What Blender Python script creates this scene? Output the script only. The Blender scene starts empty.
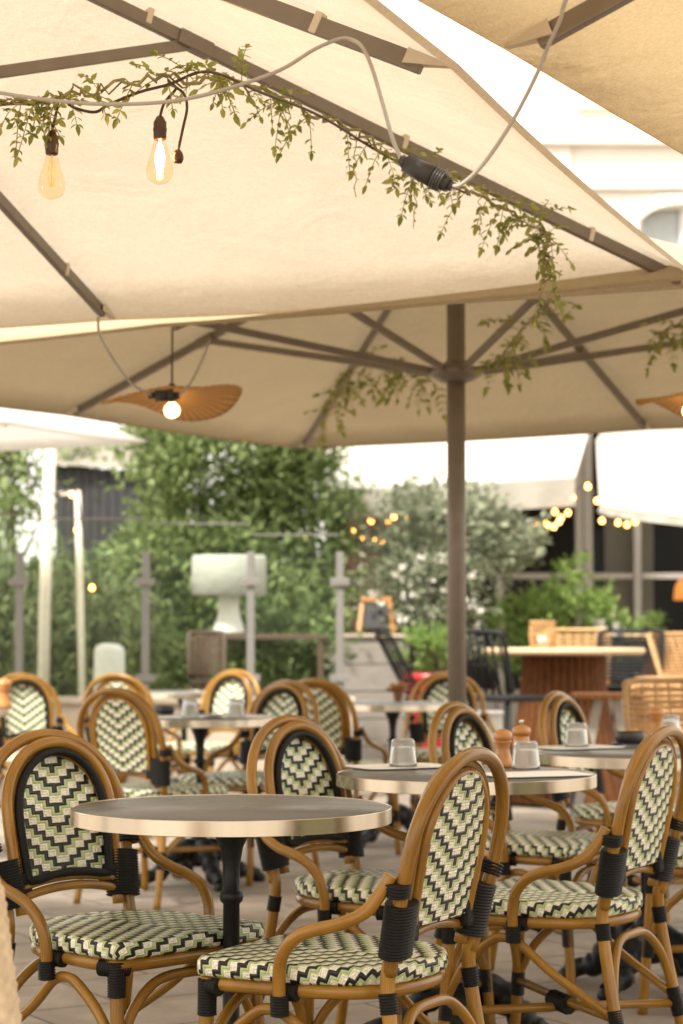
import bpy, bmesh, math, random
from mathutils import Vector, Matrix, noise
random.seed(7)
R = math.radians
PI = math.pi
sc = bpy.context.scene
C = sc.collection
V = Vector

# ------------------------------------------------------------------ camera
FPX, CH = 2080.0, 1.12
PITCH = math.atan((630 - 512) / FPX)
cam_d = bpy.data.cameras.new('camera')
cam = bpy.data.objects.new('camera', cam_d)
C.objects.link(cam)
cam.location = (0, 0, CH)
cam.rotation_euler = (PI / 2 + PITCH, 0, 0)
cam_d.sensor_fit = 'VERTICAL'
cam_d.sensor_height = 36.0
cam_d.lens = FPX * 36 / 1024
cam_d.clip_start = 0.05
cam_d.clip_end = 500
cam_d.dof.use_dof = True
cam_d.dof.focus_distance = 4.3
cam_d.dof.aperture_fstop = 4.6
sc.camera = cam


def ray(px, py):
    dx = (px - 341.5) / FPX
    dz = (512 - py) / FPX
    return V((dx, math.cos(PITCH) - math.sin(PITCH) * dz, math.sin(PITCH) + math.cos(PITCH) * dz))


def P(px, py, Y):                    # point of the place at depth Y
    r = ray(px, py)
    return V((0, 0, CH)) + r * (Y / r.y)


def G(px, py, z):                    # point of the place at height z
    r = ray(px, py)
    return V((0, 0, CH)) + r * ((z - CH) / r.z)


# ------------------------------------------------------------------ materials
def mat(name):
    m = bpy.data.materials.new(name)
    m.use_nodes = True
    n = m.node_tree.nodes
    return m, n, m.node_tree.links, n['Principled BSDF']


def N(n, t, **kw):
    x = n.new(t)
    for k, v in kw.items():
        setattr(x, k, v)
    return x


def math_n(n, l, op, a, b=None, clamp=False):
    x = N(n, 'ShaderNodeMath', operation=op, use_clamp=clamp)
    for i, q in enumerate((a, b)):
        if q is None:
            continue
        if isinstance(q, (int, float)):
            x.inputs[i].default_value = q
        else:
            l.new(q, x.inputs[i])
    return x.outputs[0]


def simple(name, col, rough=.5, metal=0., var=.12, scale=30., bump=.0, bscale=200., coat=0., spec=.5, stretch=None):
    m, n, l, b = mat(name)
    tc = N(n, 'ShaderNodeTexCoord')
    mp = N(n, 'ShaderNodeMapping')
    l.new(tc.outputs['Object'], mp.inputs[0])
    if stretch:
        mp.inputs['Scale'].default_value = stretch
    nz = N(n, 'ShaderNodeTexNoise')
    nz.inputs['Scale'].default_value = scale
    nz.inputs['Detail'].default_value = 5
    l.new(mp.outputs[0], nz.inputs['Vector'])
    cr = N(n, 'ShaderNodeValToRGB')
    cr.color_ramp.elements[0].position = .3
    cr.color_ramp.elements[1].position = .7
    cr.color_ramp.elements[0].color = [c * (1 - var) for c in col] + [1]
    cr.color_ramp.elements[1].color = [min(1, c * (1 + var)) for c in col] + [1]
    l.new(nz.outputs['Fac'], cr.inputs[0])
    l.new(cr.outputs[0], b.inputs['Base Color'])
    b.inputs['Roughness'].default_value = rough
    if name == 'grey brown laminate':      # wiped-down smears
        rn = N(n, 'ShaderNodeTexNoise')
        rn.inputs['Scale'].default_value = 9
        rn.inputs['Detail'].default_value = 6
        l.new(tc.outputs['Object'], rn.inputs['Vector'])
        l.new(math_n(n, l, 'ADD', math_n(n, l, 'MULTIPLY', rn.outputs['Fac'], .35), .17), b.inputs['Roughness'])
    b.inputs['Metallic'].default_value = metal
    b.inputs['Coat Weight'].default_value = coat
    b.inputs['Specular IOR Level'].default_value = spec
    if bump:
        nb = N(n, 'ShaderNodeTexNoise')
        nb.inputs['Scale'].default_value = bscale
        nb.inputs['Detail'].default_value = 3
        l.new(mp.outputs[0], nb.inputs['Vector'])
        bp = N(n, 'ShaderNodeBump')
        bp.inputs['Strength'].default_value = bump
        bp.inputs['Distance'].default_value = .004
        l.new(nb.outputs['Fac'], bp.inputs['Height'])
        l.new(bp.outputs[0], b.inputs['Normal'])
    return m


def emit(name, col, s):
    m, n, l, b = mat(name)
    b.inputs['Base Color'].default_value = (*col, 1)
    b.inputs['Emission Color'].default_value = (*col, 1)
    b.inputs['Emission Strength'].default_value = s
    return m


def fabric(name, col, trans, rough=.9, thread=900.):
    m, n, l, b = mat(name)
    tc = N(n, 'ShaderNodeTexCoord')
    n1 = N(n, 'ShaderNodeTexNoise')
    n1.inputs['Scale'].default_value = 2.2
    n1.inputs['Detail'].default_value = 6
    l.new(tc.outputs['Object'], n1.inputs['Vector'])
    mp = N(n, 'ShaderNodeMapping')
    mp.inputs['Scale'].default_value = (1, 9, 9)
    mp.inputs['Rotation'].default_value = (0, 0, R(27))
    l.new(tc.outputs['Object'], mp.inputs[0])
    n2 = N(n, 'ShaderNodeTexNoise')
    n2.inputs['Scale'].default_value = 26
    n2.inputs['Detail'].default_value = 4
    l.new(mp.outputs[0], n2.inputs['Vector'])
    n3 = N(n, 'ShaderNodeTexNoise')
    n3.inputs['Scale'].default_value = 170
    n3.inputs['Detail'].default_value = 2
    l.new(tc.outputs['Object'], n3.inputs['Vector'])
    a = math_n(n, l, 'ADD', math_n(n, l, 'MULTIPLY', n1.outputs['Fac'], .25), math_n(n, l, 'MULTIPLY', n2.outputs['Fac'], .45))
    a = math_n(n, l, 'ADD', a, math_n(n, l, 'MULTIPLY', n3.outputs['Fac'], .45))
    cr = N(n, 'ShaderNodeValToRGB')
    cr.color_ramp.elements[0].position = .35
    cr.color_ramp.elements[1].position = .8
    cr.color_ramp.elements[0].color = [c * .80 for c in col] + [1]
    cr.color_ramp.elements[1].color = [min(1, c * 1.14) for c in col] + [1]
    l.new(a, cr.inputs[0])
    l.new(cr.outputs[0], b.inputs['Base Color'])
    b.inputs['Roughness'].default_value = rough
    b.inputs['Specular IOR Level'].default_value = .1
    bp = N(n, 'ShaderNodeBump')
    bp.inputs['Strength'].default_value = .25
    bp.inputs['Distance'].default_value = .003
    l.new(n3.outputs['Fac'], bp.inputs['Height'])
    l.new(bp.outputs[0], b.inputs['Normal'])
    n4 = N(n, 'ShaderNodeTexNoise')
    n4.inputs['Scale'].default_value = 3.5
    n4.inputs['Detail'].default_value = 3
    n4.inputs['Distortion'].default_value = 1.2
    l.new(tc.outputs['Object'], n4.inputs['Vector'])
    b2 = N(n, 'ShaderNodeBump')
    b2.inputs['Strength'].default_value = .55
    b2.inputs['Distance'].default_value = .03
    l.new(n4.outputs['Fac'], b2.inputs['Height'])
    l.new(bp.outputs[0], b2.inputs['Normal'])
    l.new(b2.outputs[0], b.inputs['Normal'])
    tr = N(n, 'ShaderNodeBsdfTranslucent')
    l.new(cr.outputs[0], tr.inputs['Color'])
    l.new(b2.outputs[0], tr.inputs['Normal'])
    mx = N(n, 'ShaderNodeMixShader')
    mx.inputs[0].default_value = trans
    l.new(b.outputs[0], mx.inputs[1])
    l.new(tr.outputs[0], mx.inputs[2])
    l.new(mx.outputs[0], n['Material Output'].inputs['Surface'])
    return m


def leafmat(name, c1, c2, trans=.35, rough=.5):
    m, n, l, b = mat(name)
    g = N(n, 'ShaderNodeNewGeometry')
    cr = N(n, 'ShaderNodeValToRGB')
    cr.color_ramp.elements[0].color = [*c1, 1]
    cr.color_ramp.elements[1].color = [*c2, 1]
    l.new(g.outputs['Random Per Island'], cr.inputs[0])
    l.new(cr.outputs[0], b.inputs['Base Color'])
    b.inputs['Roughness'].default_value = rough
    b.inputs['Specular IOR Level'].default_value = .2
    tr = N(n, 'ShaderNodeBsdfTranslucent')
    l.new(cr.outputs[0], tr.inputs['Color'])
    mx = N(n, 'ShaderNodeMixShader')
    mx.inputs[0].default_value = trans
    l.new(b.outputs[0], mx.inputs[1])
    l.new(tr.outputs[0], mx.inputs[2])
    l.new(mx.outputs[0], n['Material Output'].inputs['Surface'])
    return m


def weave_mat():
    m, n, l, b = mat('chevron weave')
    uv = N(n, 'ShaderNodeUVMap')
    sx = N(n, 'ShaderNodeSeparateXYZ')
    l.new(uv.outputs[0], sx.inputs[0])
    nz = N(n, 'ShaderNodeTexNoise')
    nz.inputs['Scale'].default_value = 55
    l.new(uv.outputs[0], nz.inputs['Vector'])
    wob = math_n(n, l, 'MULTIPLY', math_n(n, l, 'SUBTRACT', nz.outputs['Fac'], .5), .003)
    u = math_n(n, l, 'ADD', sx.outputs[0], wob)
    v = math_n(n, l, 'ADD', sx.outputs[1], wob)
    # nested staircases: w wide, h high, three steps to a repeat
    wd_, h = .0232, .0150

    def M_(op, a, b=None, cl=False):
        return math_n(n, l, op, a, b, cl)
    ax = M_('ADD', M_('DIVIDE', M_('ABSOLUTE', u), wd_), .2)
    j = M_('FLOOR', ax)
    fx = M_('SUBTRACT', ax, j)
    fy = M_('MULTIPLY', M_('FRACT', M_('DIVIDE', M_('SUBTRACT', j, M_('DIVIDE', v, h)), 3)), 3)

    def sel(cond, a, b):
        return M_('ADD', M_('MULTIPLY', cond, a), M_('MULTIPLY', M_('SUBTRACT', 1, cond), b))
    c3 = M_('LESS_THAN', fy, M_('ADD', fx, 2))
    c2 = M_('LESS_THAN', fy, M_('ADD', fx, 1))
    c1 = M_('LESS_THAN', fy, fx)
    t = sel(c1, fy, sel(c2, fx, sel(c3, M_('SUBTRACT', fy, 1), M_('ADD', fx, 1))))
    cr = N(n, 'ShaderNodeValToRGB')
    cr.color_ramp.interpolation = 'CONSTANT'
    e = cr.color_ramp.elements
    e[0].position = 0
    e[0].color = (.009, .008, .007, 1)
    e[1].position = .262
    e[1].color = (.50, .58, .29, 1)
    k = e.new(.49)
    k.color = (.90, .87, .72, 1)
    l.new(M_('MULTIPLY', t, .5), cr.inputs[0])
    # each strand slightly lighter or darker, as plastic cane is
    vo = N(n, 'ShaderNodeTexNoise')
    vo.inputs['Scale'].default_value = 130
    l.new(uv.outputs[0], vo.inputs['Vector'])
    mv = N(n, 'ShaderNodeMix', data_type='RGBA', blend_type='MULTIPLY')
    mv.inputs[0].default_value = 1
    l.new(cr.outputs[0], mv.inputs[6])
    cc = N(n, 'ShaderNodeValToRGB')
    cc.color_ramp.elements[0].position = .3
    cc.color_ramp.elements[0].color = (.80, .80, .78, 1)
    cc.color_ramp.elements[1].position = .65
    cc.color_ramp.elements[1].color = (1.06, 1.06, 1.06, 1)
    l.new(vo.outputs['Fac'], cc.inputs[0])
    l.new(cc.outputs[0], mv.inputs[7])
    l.new(mv.outputs[2], b.inputs['Base Color'])
    # strand relief: round strands running along v offset by the staircase, crossing u
    hh = M_('POWER', M_('ABSOLUTE', M_('SINE', M_('MULTIPLY', t, PI / .40))), .5)
    bp = N(n, 'ShaderNodeBump')
    bp.inputs['Strength'].default_value = .9
    bp.inputs['Distance'].default_value = .0022
    l.new(hh, bp.inputs['Height'])
    l.new(bp.outputs[0], b.inputs['Normal'])
    b.inputs['Roughness'].default_value = .38
    return m


def cane_mat(name, col, col2):
    m, n, l, b = mat(name)
    tc = N(n, 'ShaderNodeTexCoord')
    uv = N(n, 'ShaderNodeUVMap')
    mp = N(n, 'ShaderNodeMapping')
    mp.inputs['Scale'].default_value = (40, 5, 1)
    l.new(uv.outputs[0], mp.inputs[0])
    n1 = N(n, 'ShaderNodeTexNoise')
    n1.inputs['Scale'].default_value = 3
    n1.inputs['Detail'].default_value = 6
    l.new(mp.outputs[0], n1.inputs['Vector'])
    n2 = N(n, 'ShaderNodeTexNoise')
    n2.inputs['Scale'].default_value = 9
    l.new(tc.outputs['Object'], n2.inputs['Vector'])
    a = math_n(n, l, 'ADD', math_n(n, l, 'MULTIPLY', n1.outputs['Fac'], .65), math_n(n, l, 'MULTIPLY', n2.outputs['Fac'], .35))
    cr = N(n, 'ShaderNodeValToRGB')
    cr.color_ramp.elements[0].position = .34
    cr.color_ramp.elements[0].color = [*col2, 1]
    cr.color_ramp.elements[1].position = .62
    cr.color_ramp.elements[1].color = [*col, 1]
    l.new(a, cr.inputs[0])
    oi = N(n, 'ShaderNodeObjectInfo')
    hs = N(n, 'ShaderNodeHueSaturation')
    l.new(math_n(n, l, 'ADD', math_n(n, l, 'MULTIPLY', oi.outputs['Random'], .3), .85), hs.inputs['Value'])
    l.new(cr.outputs[0], hs.inputs['Color'])
    l.new(hs.outputs[0], b.inputs['Base Color'])
    b.inputs['Roughness'].default_value = .24
    b.inputs['Specular IOR Level'].default_value = .4
    b.inputs['Coat Weight'].default_value = .0
    b.inputs['Coat Roughness'].default_value = .18
    bp = N(n, 'ShaderNodeBump')
    bp.inputs['Strength'].default_value = .12
    bp.inputs['Distance'].default_value = .002
    l.new(n2.outputs['Fac'], bp.inputs['Height'])
    l.new(bp.outputs[0], b.inputs['Normal'])
    return m


def paving_mat():
    m, n, l, b = mat('terrace paving')
    tc = N(n, 'ShaderNodeTexCoord')
    mp = N(n, 'ShaderNodeMapping')
    mp.inputs['Rotation'].default_value = (0, 0, R(-32))
    l.new(tc.outputs['Object'], mp.inputs[0])
    br = N(n, 'ShaderNodeTexBrick')
    br.offset = .5
    br.inputs['Color1'].default_value = (.37, .315, .255, 1)
    br.inputs['Color2'].default_value = (.29, .245, .20, 1)
    br.inputs['Mortar'].default_value = (.085, .066, .05, 1)
    br.inputs['Scale'].default_value = 1
    br.inputs['Mortar Size'].default_value = .006
    br.inputs['Mortar Smooth'].default_value = .3
    br.inputs['Brick Width'].default_value = .62
    br.inputs['Row Height'].default_value = .41
    l.new(mp.outputs[0], br.inputs['Vector'])
    n1 = N(n, 'ShaderNodeTexNoise')
    n1.inputs['Scale'].default_value = 3.2
    n1.inputs['Detail'].default_value = 9
    n1.inputs['Roughness'].default_value = .65
    l.new(tc.outputs['Object'], n1.inputs['Vector'])
    cr = N(n, 'ShaderNodeValToRGB')
    cr.color_ramp.elements[0].position = .3
    cr.color_ramp.elements[0].color = (.54, .51, .48, 1)
    cr.color_ramp.elements[1].position = .7
    cr.color_ramp.elements[1].color = (1.1, 1.08, 1.06, 1)
    l.new(n1.outputs['Fac'], cr.inputs[0])
    mv = N(n, 'ShaderNodeMix', data_type='RGBA', blend_type='MULTIPLY')
    mv.inputs[0].default_value = 1
    l.new(br.outputs['Color'], mv.inputs[6])
    l.new(cr.outputs[0], mv.inputs[7])
    l.new(mv.outputs[2], b.inputs['Base Color'])
    b.inputs['Roughness'].default_value = .72
    n2 = N(n, 'ShaderNodeTexNoise')
    n2.inputs['Scale'].default_value = 120
    n2.inputs['Detail'].default_value = 4
    l.new(tc.outputs['Object'], n2.inputs['Vector'])
    hh = math_n(n, l, 'SUBTRACT', math_n(n, l, 'MULTIPLY', n2.outputs['Fac'], .4), math_n(n, l, 'MULTIPLY', br.outputs['Fac'], 1.5))
    bp = N(n, 'ShaderNodeBump')
    bp.inputs['Strength'].default_value = .5
    bp.inputs['Distance'].default_value = .004
    l.new(hh, bp.inputs['Height'])
    l.new(bp.outputs[0], b.inputs['Normal'])
    return m


def glassmat(name, col=(1, 1, 1), rough=.02, ior=1.45):
    m, n, l, b = mat(name)
    b.inputs['Base Color'].default_value = (*col, 1)
    b.inputs['Transmission Weight'].default_value = .8 if rough > .1 else 1
    b.inputs['Roughness'].default_value = rough
    b.inputs['IOR'].default_value = ior
    return m


def panemat(name, tint=(.9, .95, .9), fac=.12):
    m, n, l, b = mat(name)
    t = N(n, 'ShaderNodeBsdfTransparent')
    t.inputs['Color'].default_value = (*tint, 1)
    g = N(n, 'ShaderNodeBsdfGlossy')
    g.inputs['Roughness'].default_value = .03
    g.inputs['Color'].default_value = (.9, .9, .9, 1)
    fr = N(n, 'ShaderNodeLayerWeight')
    f = math_n(n, l, 'ADD', math_n(n, l, 'MULTIPLY', math_n(n, l, 'POWER', fr.outputs['Facing'], 4), .4), fac, True)
    mx = N(n, 'ShaderNodeMixShader')
    l.new(f, mx.inputs[0])
    l.new(t.outputs[0], mx.inputs[1])
    l.new(g.outputs[0], mx.inputs[2])
    l.new(mx.outputs[0], n['Material Output'].inputs['Surface'])
    return m


M = {}
M['cane'] = cane_mat('honey cane', (.36, .185, .026), (.17, .076, .011))
M['wrap'] = simple('black cord', (.010, .009, .008), .55, var=.3, scale=200, bump=.4, bscale=400, spec=.22)
M['weave'] = weave_mat()
M['rim'] = simple('brushed brass rim', (.68, .61, .50), .24, 1.0, .12, 14, stretch=(1, 1, .05))
M['top'] = simple('grey brown laminate', (.155, .151, .147), .34, 0, .07, 260, spec=.32)
M['iron'] = simple('black cast iron', (.011, .011, .011), .45, .1, .3, 40, .35, 120, spec=.3)
M['paving'] = paving_mat()
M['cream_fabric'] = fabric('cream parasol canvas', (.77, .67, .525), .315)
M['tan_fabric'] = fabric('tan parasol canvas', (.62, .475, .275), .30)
M['taupe_shaded_fabric'] = fabric('taupe shaded parasol canvas', (.46, .37, .235), .14)  # darker, less translucent canvas; the parasol's shade is put into its tone
M['white_fabric'] = fabric('white canvas', (.80, .78, .73), .35)
M['ecru_fabric'] = fabric('ecru canvas', (.56, .53, .46), .30)
M['alu'] = simple('taupe coated aluminium', (.20, .165, .132), .42, .25, .08, 20)
M['clip'] = simple('pale plastic clip', (.62, .54, .42), .45, 0, .05)
M['cable'] = simple('grey cable', (.42, .39, .35), .45, 0, .06)
M['plastic'] = simple('black plastic', (.032, .030, .028), .42, 0, .2)
M['socket'] = simple('brown bakelite', (.07, .028, .014), .35, 0, .2)
M['bulb_glass'] = panemat('amber bulb glass', (1.0, .93, .80), .03)
M['filament'] = emit('lit filament', (1.0, .62, .22), 60)
M['filament_dim'] = emit('faint filament', (1.0, .55, .2), .25)
M['string_bulb'] = emit('warm festoon bulb', (1.0, .40, .085), 7)
M['globe'] = emit('lit globe bulb', (1.0, .62, .26), 4)
def raffia_mat():
    m = fabric('orange raffia', (.74, .47, .20), .42)
    n, l = m.node_tree.nodes, m.node_tree.links
    tc = N(n, 'ShaderNodeTexCoord')
    sx = N(n, 'ShaderNodeSeparateXYZ')
    l.new(tc.outputs['Object'], sx.inputs[0])
    an = math_n(n, l, 'ARCTAN2', sx.outputs[1], sx.outputs[0])
    nz = N(n, 'ShaderNodeTexNoise')
    nz.inputs['Scale'].default_value = 14
    l.new(tc.outputs['Object'], nz.inputs['Vector'])
    w_ = math_n(n, l, 'SINE', math_n(n, l, 'ADD', math_n(n, l, 'MULTIPLY', an, 46), math_n(n, l, 'MULTIPLY', nz.outputs['Fac'], 5)))
    cr = N(n, 'ShaderNodeValToRGB')
    cr.color_ramp.elements[0].color = (.60, .36, .14, 1)
    cr.color_ramp.elements[1].color = (.80, .55, .27, 1)
    l.new(math_n(n, l, 'ADD', math_n(n, l, 'MULTIPLY', w_, .5), .5), cr.inputs[0])
    for q in n:
        if q.type == 'BSDF_PRINCIPLED':
            l.new(cr.outputs[0], q.inputs['Base Color'])
        if q.type == 'BSDF_TRANSLUCENT':
            l.new(cr.outputs[0], q.inputs['Color'])
    return m


M['raffia'] = raffia_mat()
M['vine'] = leafmat('vine leaves', (.20, .24, .05), (.46, .46, .14), .5)
M['stem'] = simple('vine stem', (.30, .25, .10), .7)
M['leaf_tree'] = leafmat('tree leaves', (.09, .14, .035), (.37, .45, .20), .45)
M['leaf_olive'] = leafmat('olive leaves', (.13, .155, .09), (.35, .38, .26), .35)
M['leaf_bright'] = leafmat('bright shrub leaves', (.13, .23, .05), (.33, .44, .14), .45)
M['leaf_dark'] = leafmat('dark hedge leaves', (.05, .085, .028), (.20, .27, .11), .35)
M['leaf_reed'] = leafmat('reed leaves', (.08, .11, .04), (.25, .28, .13), .4)
M['petal'] = leafmat('white petals', (.7, .68, .6), (.85, .83, .78), .3)
M['bark'] = simple('bark', (.11, .075, .05), .85, 0, .35, 30, .6, 40)
M['stone'] = simple('beige stone', (.46, .39, .30), .85, 0, .2, 8, .5, 60)
M['facade'] = simple('pale limestone facade', (.82, .79, .72), .85, 0, .06, 2)
M['facade_trim'] = simple('limestone trim', (.74, .68, .60), .85, 0, .08, 3)
M['frame_grey'] = simple('warm grey frame', (.36, .33, .29), .5, 0, .05)
M['frame_white'] = simple('white frame', (.75, .73, .70), .5, 0, .05)
M['curtain'] = simple('taupe curtain', (.58, .53, .45), .9, 0, .15, 8, stretch=(12, 1, .1))
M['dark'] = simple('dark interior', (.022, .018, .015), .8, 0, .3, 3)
M['brownwood'] = simple('dark brown panelling', (.085, .05, .03), .6, 0, .3, 20, stretch=(8, 8, .4))
M['pane'] = panemat('window glass', (.93, .94, .93), .004)
M['screen'] = panemat('screen glass', (.94, .97, .94), .006)
M['post'] = simple('grey steel post', (.20, .19, .175), .5, .2, .05)
M['whitepost'] = simple('whitewashed pole', (.72, .66, .56), .6, 0, .08)
M['white'] = simple('white plastic', (.74, .72, .68), .5, 0, .04)
M['lampwhite'] = fabric('white lamp shade', (.58, .59, .54), .3)
M['slate'] = simple('charcoal cladding', (.035, .034, .036), .7, 0, .2, 10)
M['rooftile'] = simple('pale roof', (.50, .46, .39), .8, 0, .15, 10)
M['greywood'] = simple('weathered grey boards', (.24, .22, .19), .8, 0, .2, 12, stretch=(.5, 6, 6))
M['red'] = simple('red glazed pot', (.36, .018, .02), .35, 0, .1)
M['orange'] = simple('orange pine', (.40, .19, .06), .5, 0, .15, 20)
M['board'] = simple('blackboard', (.03, .03, .03), .7)
M['slat'] = simple('mahogany slats', (.11, .042, .014), .7, 0, .5, 22, stretch=(6, 6, .6), spec=.12)
M['oak'] = simple('pale oak', (.56, .40, .24), .5, 0, .12, 16, stretch=(6, 1, 1))
M['rattan'] = simple('natural rattan', (.46, .27, .11), .55, 0, .25, 60, .5, 150)
M['blackwire'] = simple('black wire', (.012, .012, .012), .5, spec=.2)
M['glass'] = glassmat('tumbler glass', (.96, .96, .93), .16)
M['paper'] = simple('white paper', (.86, .84, .80), .8, 0, .03)
M['millwood'] = simple('mill wood', (.50, .22, .06), .35, 0, .2, 25, coat=.2)
M['steel'] = simple('steel', (.6, .58, .55), .25, 1)
M['straw'] = simple('coarse straw weave', (.66, .52, .36), .85, 0, .12, 40)
M['salt'] = simple('pink salt', (.70, .42, .30), .8, 0, .2, 120)
M['blue'] = simple('dark blue mat', (.03, .04, .12), .5)
M['terracotta'] = simple('terracotta tiles', (.42, .21, .13), .8, 0, .2, 10)


# ------------------------------------------------------------------ mesh helpers
def link(name, bm, m, parent=None, smooth=False, mats=None):
    bmesh.ops.recalc_face_normals(bm, faces=bm.faces)
    me = bpy.data.meshes.new(name)
    bm.to_mesh(me)
    bm.free()
    if mats:
        for q in mats:
            me.materials.append(q)
    else:
        me.materials.append(m)
    if smooth:
        for p in me.polygons:
            p.use_smooth = True
    o = bpy.data.objects.new(name, me)
    C.objects.link(o)
    if parent:
        o.parent = parent
    return o


def thing(name, label, cat, loc=(0, 0, 0), rz=0, group=None):
    o = bpy.data.objects.new(name, None)
    o.empty_display_size = .1
    C.objects.link(o)
    o.location = loc
    o.rotation_euler = (0, 0, rz)
    tag(o, label, cat, group)
    return o


def tag(o, label, cat, group=None):
    o['label'] = label
    o['category'] = cat
    if group:
        o['group'] = group
    return o


def copy_tree(o, parent=None):
    c = o.copy()
    C.objects.link(c)
    c.parent = parent
    for ch in list(o.children):
        copy_tree(ch, c)
    return c


def spline(pts, n=8, closed=False):
    pts = [V(p) for p in pts]
    out = []
    L = len(pts)
    rng = L if closed else L - 1
    for i in range(rng):
        p1, p2 = pts[i], pts[(i + 1) % L]
        p0 = pts[i - 1] if (closed or i > 0) else p1 * 2 - p2
        p3 = pts[(i + 2) % L] if (closed or i + 2 < L) else p2 * 2 - p1
        for k in range(n):
            t = k / n
            out.append(.5 * ((2 * p1) + (p2 - p0) * t + (2 * p0 - 5 * p1 + 4 * p2 - p3) * t * t + (3 * p1 - p0 - 3 * p2 + p3) * t ** 3))
    if not closed:
        out.append(pts[-1])
    return out


def tube(bm, path, r, seg=10, closed=False, caps=True, rf=None, squash=None):
    """sweep a circle of radius r (or rf(arc length)) along path"""
    path = [V(p) for p in path]
    uvl = bm.loops.layers.uv.verify()
    n = len(path)
    tang = []
    for i in range(n):
        a = path[(i - 1) % n] if (closed or i > 0) else path[i]
        b = path[(i + 1) % n] if (closed or i < n - 1) else path[i]
        t = (b - a)
        tang.append(t.normalized() if t.length > 1e-9 else V((0, 0, 1)))
    up = V((0, 0, 1)) if abs(tang[0].z) < .9 else V((0, 1, 0))
    nx = tang[0].cross(up).normalized()
    rings = []
    d = 0
    ds = []
    for i in range(n):
        if i:
            d += (path[i] - path[i - 1]).length
            ax = tang[i - 1].cross(tang[i])
            if ax.length > 1e-7:
                nx = Matrix.Rotation(tang[i - 1].angle(tang[i]), 3, ax.normalized()) @ nx
        ny = tang[i].cross(nx)
        rr = rf(d) if rf else r
        ds.append(d)
        s1, s2 = squash or (1, 1)
        rings.append([bm.verts.new(path[i] + (nx * math.cos(2 * PI * k / seg) * s1 + ny * math.sin(2 * PI * k / seg) * s2) * rr) for k in range(seg)])
    for i in range(n if closed else n - 1):
        a, b = rings[i], rings[(i + 1) % n]
        da = ds[i]
        db = ds[i + 1] if i + 1 < n else ds[i] + .01
        for k in range(seg):
            f = bm.faces.new((a[k], a[(k + 1) % seg], b[(k + 1) % seg], b[k]))
            f.smooth = True
            for lp, (uu, vv) in zip(f.loops, ((k / seg, da), ((k + 1) / seg, da), ((k + 1) / seg, db), (k / seg, db))):
                lp[uvl].uv = (uu, vv)
    if caps and not closed:
        bm.faces.new(rings[0][::-1])
        bm.faces.new(rings[-1])
    return bm


def wraptube(bm, a, b, r, turn=.0055, seg=10):
    """cord wound round a pole from a to b: ridged sleeve"""
    a, b = V(a), V(b)
    L = (b - a).length
    k = max(2, int(L / turn))
    pts = []
    rad = []
    for i in range(k * 4 + 1):
        pts.append(a.lerp(b, i / (k * 4)))
    return tube(bm, pts, r, seg, rf=lambda d: r * (.86 + .14 * abs(math.sin(PI * d / (L / k)))) if 1e-4 < d < L - 1e-4 else r * .8)


def wrappath(bm, pts, r, turn=.0055, seg=10):
    tot = sum((V(pts[i + 1]) - V(pts[i])).length for i in range(len(pts) - 1))
    k = max(2, int(tot / turn))
    # resample
    out = []
    m = k * 4
    cum = [0]
    for i in range(len(pts) - 1):
        cum.append(cum[-1] + (V(pts[i + 1]) - V(pts[i])).length)
    j = 0
    for i in range(m + 1):
        d = tot * i / m
        while j < len(pts) - 2 and cum[j + 1] < d:
            j += 1
        t = (d - cum[j]) / max(1e-9, cum[j + 1] - cum[j])
        out.append(V(pts[j]).lerp(V(pts[j + 1]), min(1, t)))
    return tube(bm, out, r, seg, rf=lambda d: r * (.86 + .14 * abs(math.sin(PI * d / (tot / k)))))


def lathe(bm, prof, seg=32, c=(0, 0, 0), rmod=None):
    c = V(c)
    rings = []
    for (r, z) in prof:
        if r < 1e-6:
            rings.append([bm.verts.new(c + V((0, 0, z)))])
        else:
            rings.append([bm.verts.new(c + V((math.cos(2 * PI * k / seg) * r * (rmod(k, z) if rmod else 1), math.sin(2 * PI * k / seg) * r * (rmod(k, z) if rmod else 1), z))) for k in range(seg)])
    for a, b in zip(rings, rings[1:]):
        for k in range(seg):
            va = [a[k % len(a)], a[(k + 1) % len(a)]] if len(a) > 1 else [a[0]]
            vb = [b[(k + 1) % len(b)], b[k % len(b)]] if len(b) > 1 else [b[0]]
            if len(va) + len(vb) >= 3:
                f = bm.faces.new(va + vb)
                f.smooth = True
    return bm


def box(bm, c, s, rz=0, bev=.0, rot=None):
    mtx = Matrix.Translation(V(c)) @ (rot.to_4x4() if rot else Matrix.Rotation(rz, 4, 'Z')) @ Matrix.Diagonal((s[0], s[1], s[2], 1))
    r = bmesh.ops.create_cube(bm, size=1, matrix=mtx)
    if bev:
        ed = list({e for v in r['verts'] for e in v.link_edges})
        bmesh.ops.bevel(bm, geom=ed, offset=bev, segments=2, affect='EDGES', profile=.6)
    return bm


def bar(bm, a, b, w, h, bev=.0):
    """rectangular bar from a to b, h measured in the vertical plane"""
    a, b = V(a), V(b)
    t = (b - a)
    L = t.length
    t.normalize()
    x = t.cross(V((0, 0, 1)))
    x = x.normalized() if x.length > 1e-4 else V((1, 0, 0))
    z = x.cross(t)
    rot = Matrix((x, t, z)).transposed()
    return box(bm, (a + b) / 2, (w, L, h), rot=rot, bev=bev)


def new():
    return bmesh.new()


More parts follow.
